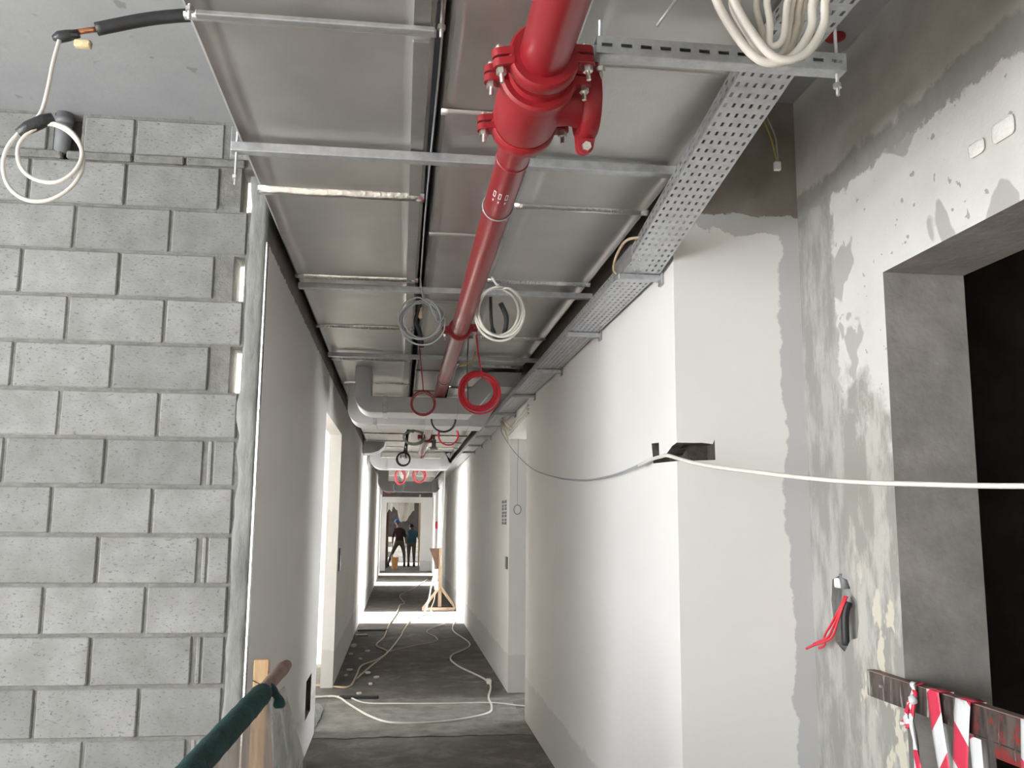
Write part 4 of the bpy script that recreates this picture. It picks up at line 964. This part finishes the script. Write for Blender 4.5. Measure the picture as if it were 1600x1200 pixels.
tag(obj('wall_wire', tubem(smooth_path([(0.82, 17.45, 2.75), (0.81, 17.45, 2.0), (0.79, 17.44, 1.3), (0.77, 17.35, 0.8)], 5), 0.012, 6), 'sheet', None, True), 'white cable hanging from the tray down to the wooden stand', 'cable')

# ------------------------------------------------------------------ far end: workers, bucket, plastic sheet
def person(label, loc, joints, bones, mats, extra, rz=0):
    t = thing('person', label, 'person', loc)
    bm = bmesh.new(); lay = bm.verts.layers.skin.verify(); V = {}
    for nme, (p, r_) in joints.items():
        v_ = bm.verts.new(p); v_[lay].radius = (r_[0], r_[1]) if isinstance(r_, tuple) else (r_, r_); V[nme] = v_
    for a, c in bones: bm.edges.new((V[a], V[c]))
    V['pelvis'][lay].use_root = True
    me = bpy.data.meshes.new('body'); bm.to_mesh(me); bm.free()
    tmp = bpy.data.objects.new('body', me); C.objects.link(tmp)
    tmp.modifiers.new('s', 'SKIN'); sb = tmp.modifiers.new('u', 'SUBSURF'); sb.levels = 2; sb.render_levels = 2
    bpy.context.view_layer.update(); dg = bpy.context.evaluated_depsgraph_get()
    me2 = bpy.data.meshes.new_from_object(tmp.evaluated_get(dg)); tmp.modifiers.clear(); tmp.data = me2
    for k in mats['list']: me2.materials.append(MT[k])
    for p in me2.polygons: p.use_smooth = True; p.material_index = mats['fn'](p.center)
    tmp.parent = t
    for nme, bm2, mt in extra:
        o = obj(nme, bm2, mt, t, True)
    return t
def head(c, hair=True):
    bm = bmesh.new(); bmesh.ops.create_uvsphere(bm, u_segments=20, v_segments=14, radius=1, matrix=Matrix.Translation(c) @ Matrix.Diagonal((0.075, 0.092, 0.115, 1)))
    c = Vector(c)
    for v_ in bm.verts:
        d = v_.co - c
        if d.z < -0.03: v_.co.x = c.x + d.x * 0.82
    bmesh.ops.create_uvsphere(bm, u_segments=8, v_segments=6, radius=1, matrix=Matrix.Translation(c + Vector((0, 0.09, -0.02))) @ Matrix.Diagonal((0.014, 0.02, 0.022, 1)))
    for s in (-1, 1): bmesh.ops.create_uvsphere(bm, u_segments=8, v_segments=6, radius=1, matrix=Matrix.Translation(c + Vector((s * 0.075, -0.005, -0.01))) @ Matrix.Diagonal((0.012, 0.02, 0.032, 1)))
    return bm
def cap_of(c, sx, sy, sz, cut):
    bm = bmesh.new(); bmesh.ops.create_uvsphere(bm, u_segments=20, v_segments=14, radius=1, matrix=Matrix.Translation(c) @ Matrix.Diagonal((sx, sy, sz, 1)))
    bmesh.ops.delete(bm, geom=[v_ for v_ in bm.verts if v_.co.z < c[2] + cut], context='VERTS')
    bmesh.ops.holes_fill(bm, edges=[e for e in bm.edges if e.is_boundary]); return bm
def hand(c, d):
    """palm with five slightly curled fingers pointing along -z"""
    bm = bmesh.new(); c = Vector(c); box(bm, c.x - 0.018, c.x + 0.018, c.y - 0.042, c.y + 0.042, c.z - 0.09, c.z, bev=0.012, seg=2)
    for i, ln in enumerate((0.065, 0.078, 0.075, 0.058)):
        y = c.y - 0.033 + i * 0.022; tube(bm, [(c.x, y, c.z - 0.08), (c.x + d * 0.006, y, c.z - 0.09 - ln * 0.5), (c.x + d * 0.022, y, c.z - 0.09 - ln)], [0.010, 0.0095, 0.007], 6)
    tube(bm, [(c.x, c.y + 0.035, c.z - 0.03), (c.x + d * 0.01, c.y + 0.062, c.z - 0.065), (c.x + d * 0.018, c.y + 0.066, c.z - 0.095)], [0.011, 0.010, 0.008], 6)
    return bm
def boot(c, s=1):
    bm = bmesh.new(); x, y = c; prism(bm, [(y - 0.09, 0), (y + 0.19, 0), (y + 0.20, 0.035), (y + 0.10, 0.075), (y + 0.05, 0.14), (y - 0.075, 0.14), (y - 0.095, 0.05)], 'x', x - 0.045, x + 0.045)
    bmesh.ops.bevel(bm, geom=list(bm.edges), offset=0.012, segments=2, affect='EDGES'); return bm
# worker with blue hard hat, long stride towards the left, leaning
J1 = {'pelvis': ((0.10, 0, 0.90), (0.16, 0.12)), 'waist': ((0.10, 0, 1.04), (0.145, 0.10)), 'chest': ((0.075, 0.02, 1.24), (0.175, 0.115)), 'neck0': ((0.06, 0.03, 1.37), (0.09, 0.08)), 'neck': ((0.03, 0.05, 1.45), 0.05), 'headc': ((0.0, 0.07, 1.55), 0.055),
      'hipL': ((-0.01, 0, 0.84), 0.10), 'kneeL': ((-0.15, 0.04, 0.49), 0.062), 'ankL': ((-0.29, -0.05, 0.12), 0.042), 'hipR': ((0.20, 0, 0.84), 0.10), 'kneeR': ((0.27, 0.06, 0.47), 0.062), 'ankR': ((0.29, -0.04, 0.12), 0.042),
      'shL': ((-0.10, 0.02, 1.31), 0.062), 'elL': ((-0.15, 0.08, 1.04), 0.044), 'wrL': ((-0.16, 0.16, 0.80), 0.030), 'shR': ((0.24, 0.02, 1.30), 0.062), 'elR': ((0.31, 0.0, 1.03), 0.044), 'wrR': ((0.33, 0.08, 0.80), 0.030)}
BN = [('pelvis', 'waist'), ('waist', 'chest'), ('chest', 'neck0'), ('neck0', 'neck'), ('neck', 'headc'), ('pelvis', 'hipL'), ('hipL', 'kneeL'), ('kneeL', 'ankL'), ('pelvis', 'hipR'), ('hipR', 'kneeR'), ('kneeR', 'ankR'), ('chest', 'shL'), ('shL', 'elL'), ('elL', 'wrL'), ('chest', 'shR'), ('shR', 'elR'), ('elR', 'wrR')]
def mfn(c): return 0 if c.z > 1.40 else (1 if c.z > 0.92 and not (c.z < 1.05 and abs(c.x - 0.09) > 0.20) else (0 if abs(c.x - 0.09) > 0.205 and c.z > 0.74 else 2))
hc = (0.0, 0.075, 1.575)
hat = cap_of((0.0, 0.07, 1.60), 0.115, 0.135, 0.115, -0.005); lathe(hat, [(0, 0.14), (0.012, 0.135)], (0, 0.085, 1.592), (0, 0, 1), 24)
person('worker in a blue hard hat and dark shirt striding at the corridor end', (-0.10, 34.0, 0), J1, BN, {'list': ['skin', 'darkshirt', 'trousers'], 'fn': mfn},
       [('head', head(hc), 'skin'), ('hard_hat', hat, 'hardhat'), ('boot', boot((-0.29, -0.05)), 'shoe'), ('boot', boot((0.29, -0.04)), 'shoe'), ('hand', hand((-0.16, 0.16, 0.80), 1), 'skin'), ('hand', hand((0.33, 0.08, 0.80), -1), 'skin')])
J2 = {'pelvis': ((0, 0, 0.86), (0.155, 0.12)), 'waist': ((0.02, 0.02, 1.0), (0.15, 0.11)), 'chest': ((0.03, 0.08, 1.18), (0.18, 0.12)), 'neck0': ((0.01, 0.15, 1.29), (0.10, 0.08)), 'neck': ((-0.01, 0.20, 1.34), 0.05), 'headc': ((-0.02, 0.24, 1.41), 0.055),
      'hipL': ((-0.09, 0, 0.80), 0.10), 'kneeL': ((-0.09, 0.06, 0.45), 0.062), 'ankL': ((-0.09, -0.04, 0.12), 0.042), 'hipR': ((0.09, 0, 0.80), 0.10), 'kneeR': ((0.10, 0.04, 0.45), 0.062), 'ankR': ((0.11, -0.03, 0.12), 0.042),
      'shL': ((-0.14, 0.10, 1.23), 0.062), 'elL': ((-0.18, 0.12, 0.98), 0.044), 'wrL': ((-0.13, 0.24, 0.82), 0.030), 'shR': ((0.21, 0.10, 1.23), 0.062), 'elR': ((0.28, 0.06, 0.96), 0.044), 'wrR': ((0.31, 0.08, 0.72), 0.030)}
def mfn2(c): return 0 if c.z > 1.32 else (1 if c.z > 0.86 and not (c.z < 1.0 and abs(c.x) > 0.22) else (0 if abs(c.x) > 0.215 and c.z > 0.66 else 2))
hc2 = (-0.02, 0.26, 1.42)
person('worker in a teal shirt standing with back turned at the corridor end', (0.43, 34.0, 0), J2, BN, {'list': ['skin', 'teal', 'trousers'], 'fn': mfn2},
       [('head', head(hc2), 'skin'), ('hair', cap_of((-0.02, 0.245, 1.435), 0.085, 0.10, 0.115, -0.03), 'hair'), ('boot', boot((-0.09, -0.04)), 'shoe'), ('boot', boot((0.11, -0.03)), 'shoe'), ('hand', hand((-0.13, 0.24, 0.82), 1), 'skin'), ('hand', hand((0.31, 0.08, 0.72), -1), 'skin')])
t = thing('bucket', 'orange bucket standing on the floor at the workers feet', 'bucket', (-0.15, 32.2, 0))
bm = bmesh.new(); lathe(bm, [(0, 0.095), (0.02, 0.10), (0.38, 0.125), (0.40, 0.132), (0.40, 0.115), (0.05, 0.09)], (-0.15, 32.2, 0), (0, 0, 1), 24); local(obj('pail', bm, 'orange', t, True), t)
local(obj('handle', tubem([(-0.15 + 0.128 * math.cos(a), 32.2, 0.39 + 0.12 * math.sin(a)) for a in [math.pi * k / 12 for k in range(13)]], 0.006, 6), 'zinc', t, True), t)
# plastic sheet hanging at the far portal
bm = bmesh.new(); G = []
for i in range(25):
    u = i / 24; x = -0.44 + 0.90 * u; low = 1.80 + 0.20 * math.sin(u * 7 + 0.5) + 0.12 * mnoise.noise((u * 9, 0, 0)) + (0.14 if 0.2 < u < 0.4 else 0)
    G.append([bm.verts.new((x, 31.28 + 0.06 * math.sin(u * 20 + s * 3), 2.40 + (low - 2.40) * s)) for s in (0, 0.3, 0.6, 0.85, 1)])
for i in range(24):
    for j in range(4): bm.faces.new((G[i][j], G[i][j + 1], G[i + 1][j + 1], G[i + 1][j]))
o = obj('plastic_sheet', bm, 'sheet', None, True); md = o.modifiers.new('t', 'SOLIDIFY'); md.thickness = 0.004
tag(o, 'torn white plastic sheet hanging inside the far portal', 'sheet')
tag(obj('dark_board', boxm(-0.60, -0.40, 33.0, 33.08, 0, 2.2, bev=0.01), 'brownboard'), 'tall dark board standing beyond the left side of the far portal', 'board')
tag(obj('wood_post', boxm(0.66, 0.72, 33.4, 33.46, 0, 2.6, bev=0.006), 'palewood'), 'upright timber post beyond the right side of the far portal', 'post')
# small red fittings near the end
bm = bmesh.new(); lathe(bm, [(0, 0.11), (0.05, 0.11), (0.07, 0.07)], (XR, 26.2, 1.52), (-1, 0, 0), 24); tag(obj('alarm_bell', bm, 'redcast', None, True), 'round red alarm bell on the right wall near the far end', 'bell')
tag(obj('red_pipe_end', tubem(smooth_path([(-0.56, 26.5, 2.75), (-0.52, 26.5, 2.55), (-0.40, 26.5, 2.47), (-0.28, 26.5, 2.45)], 5), 0.05, 10), 'red', None, True), 'bent red pipe end at the upper left before the far portal', 'pipe')
tag(obj('red_pipe_end', tubem(smooth_path([(0.45, 27.5, 2.80), (0.46, 27.5, 2.6), (0.42, 27.5, 2.5)], 5), 0.06, 10), 'red', None, True), 'short red pipe end at the upper right before the far portal', 'pipe')
# white sprinkler heads on far pipe
t = thing('sprinkler_head', 'small white pipe fitting beside the end of the far red pipe', 'fitting', (0.42, 12.5, 2.6))
bm = bmesh.new(); lathe(bm, [(0, 0.03), (0.10, 0.03), (0.10, 0.05), (0.14, 0.05)], (0.43, 12.5, 2.72), (0, 0, -1), 14); local(obj('body', bm, 'whiteplastic', t, True), t)
local(obj('arm', tubem([(0.43, 12.5, 2.70), (0.35, 12.5, 2.68)], 0.015, 8), 'red', t, True), t)
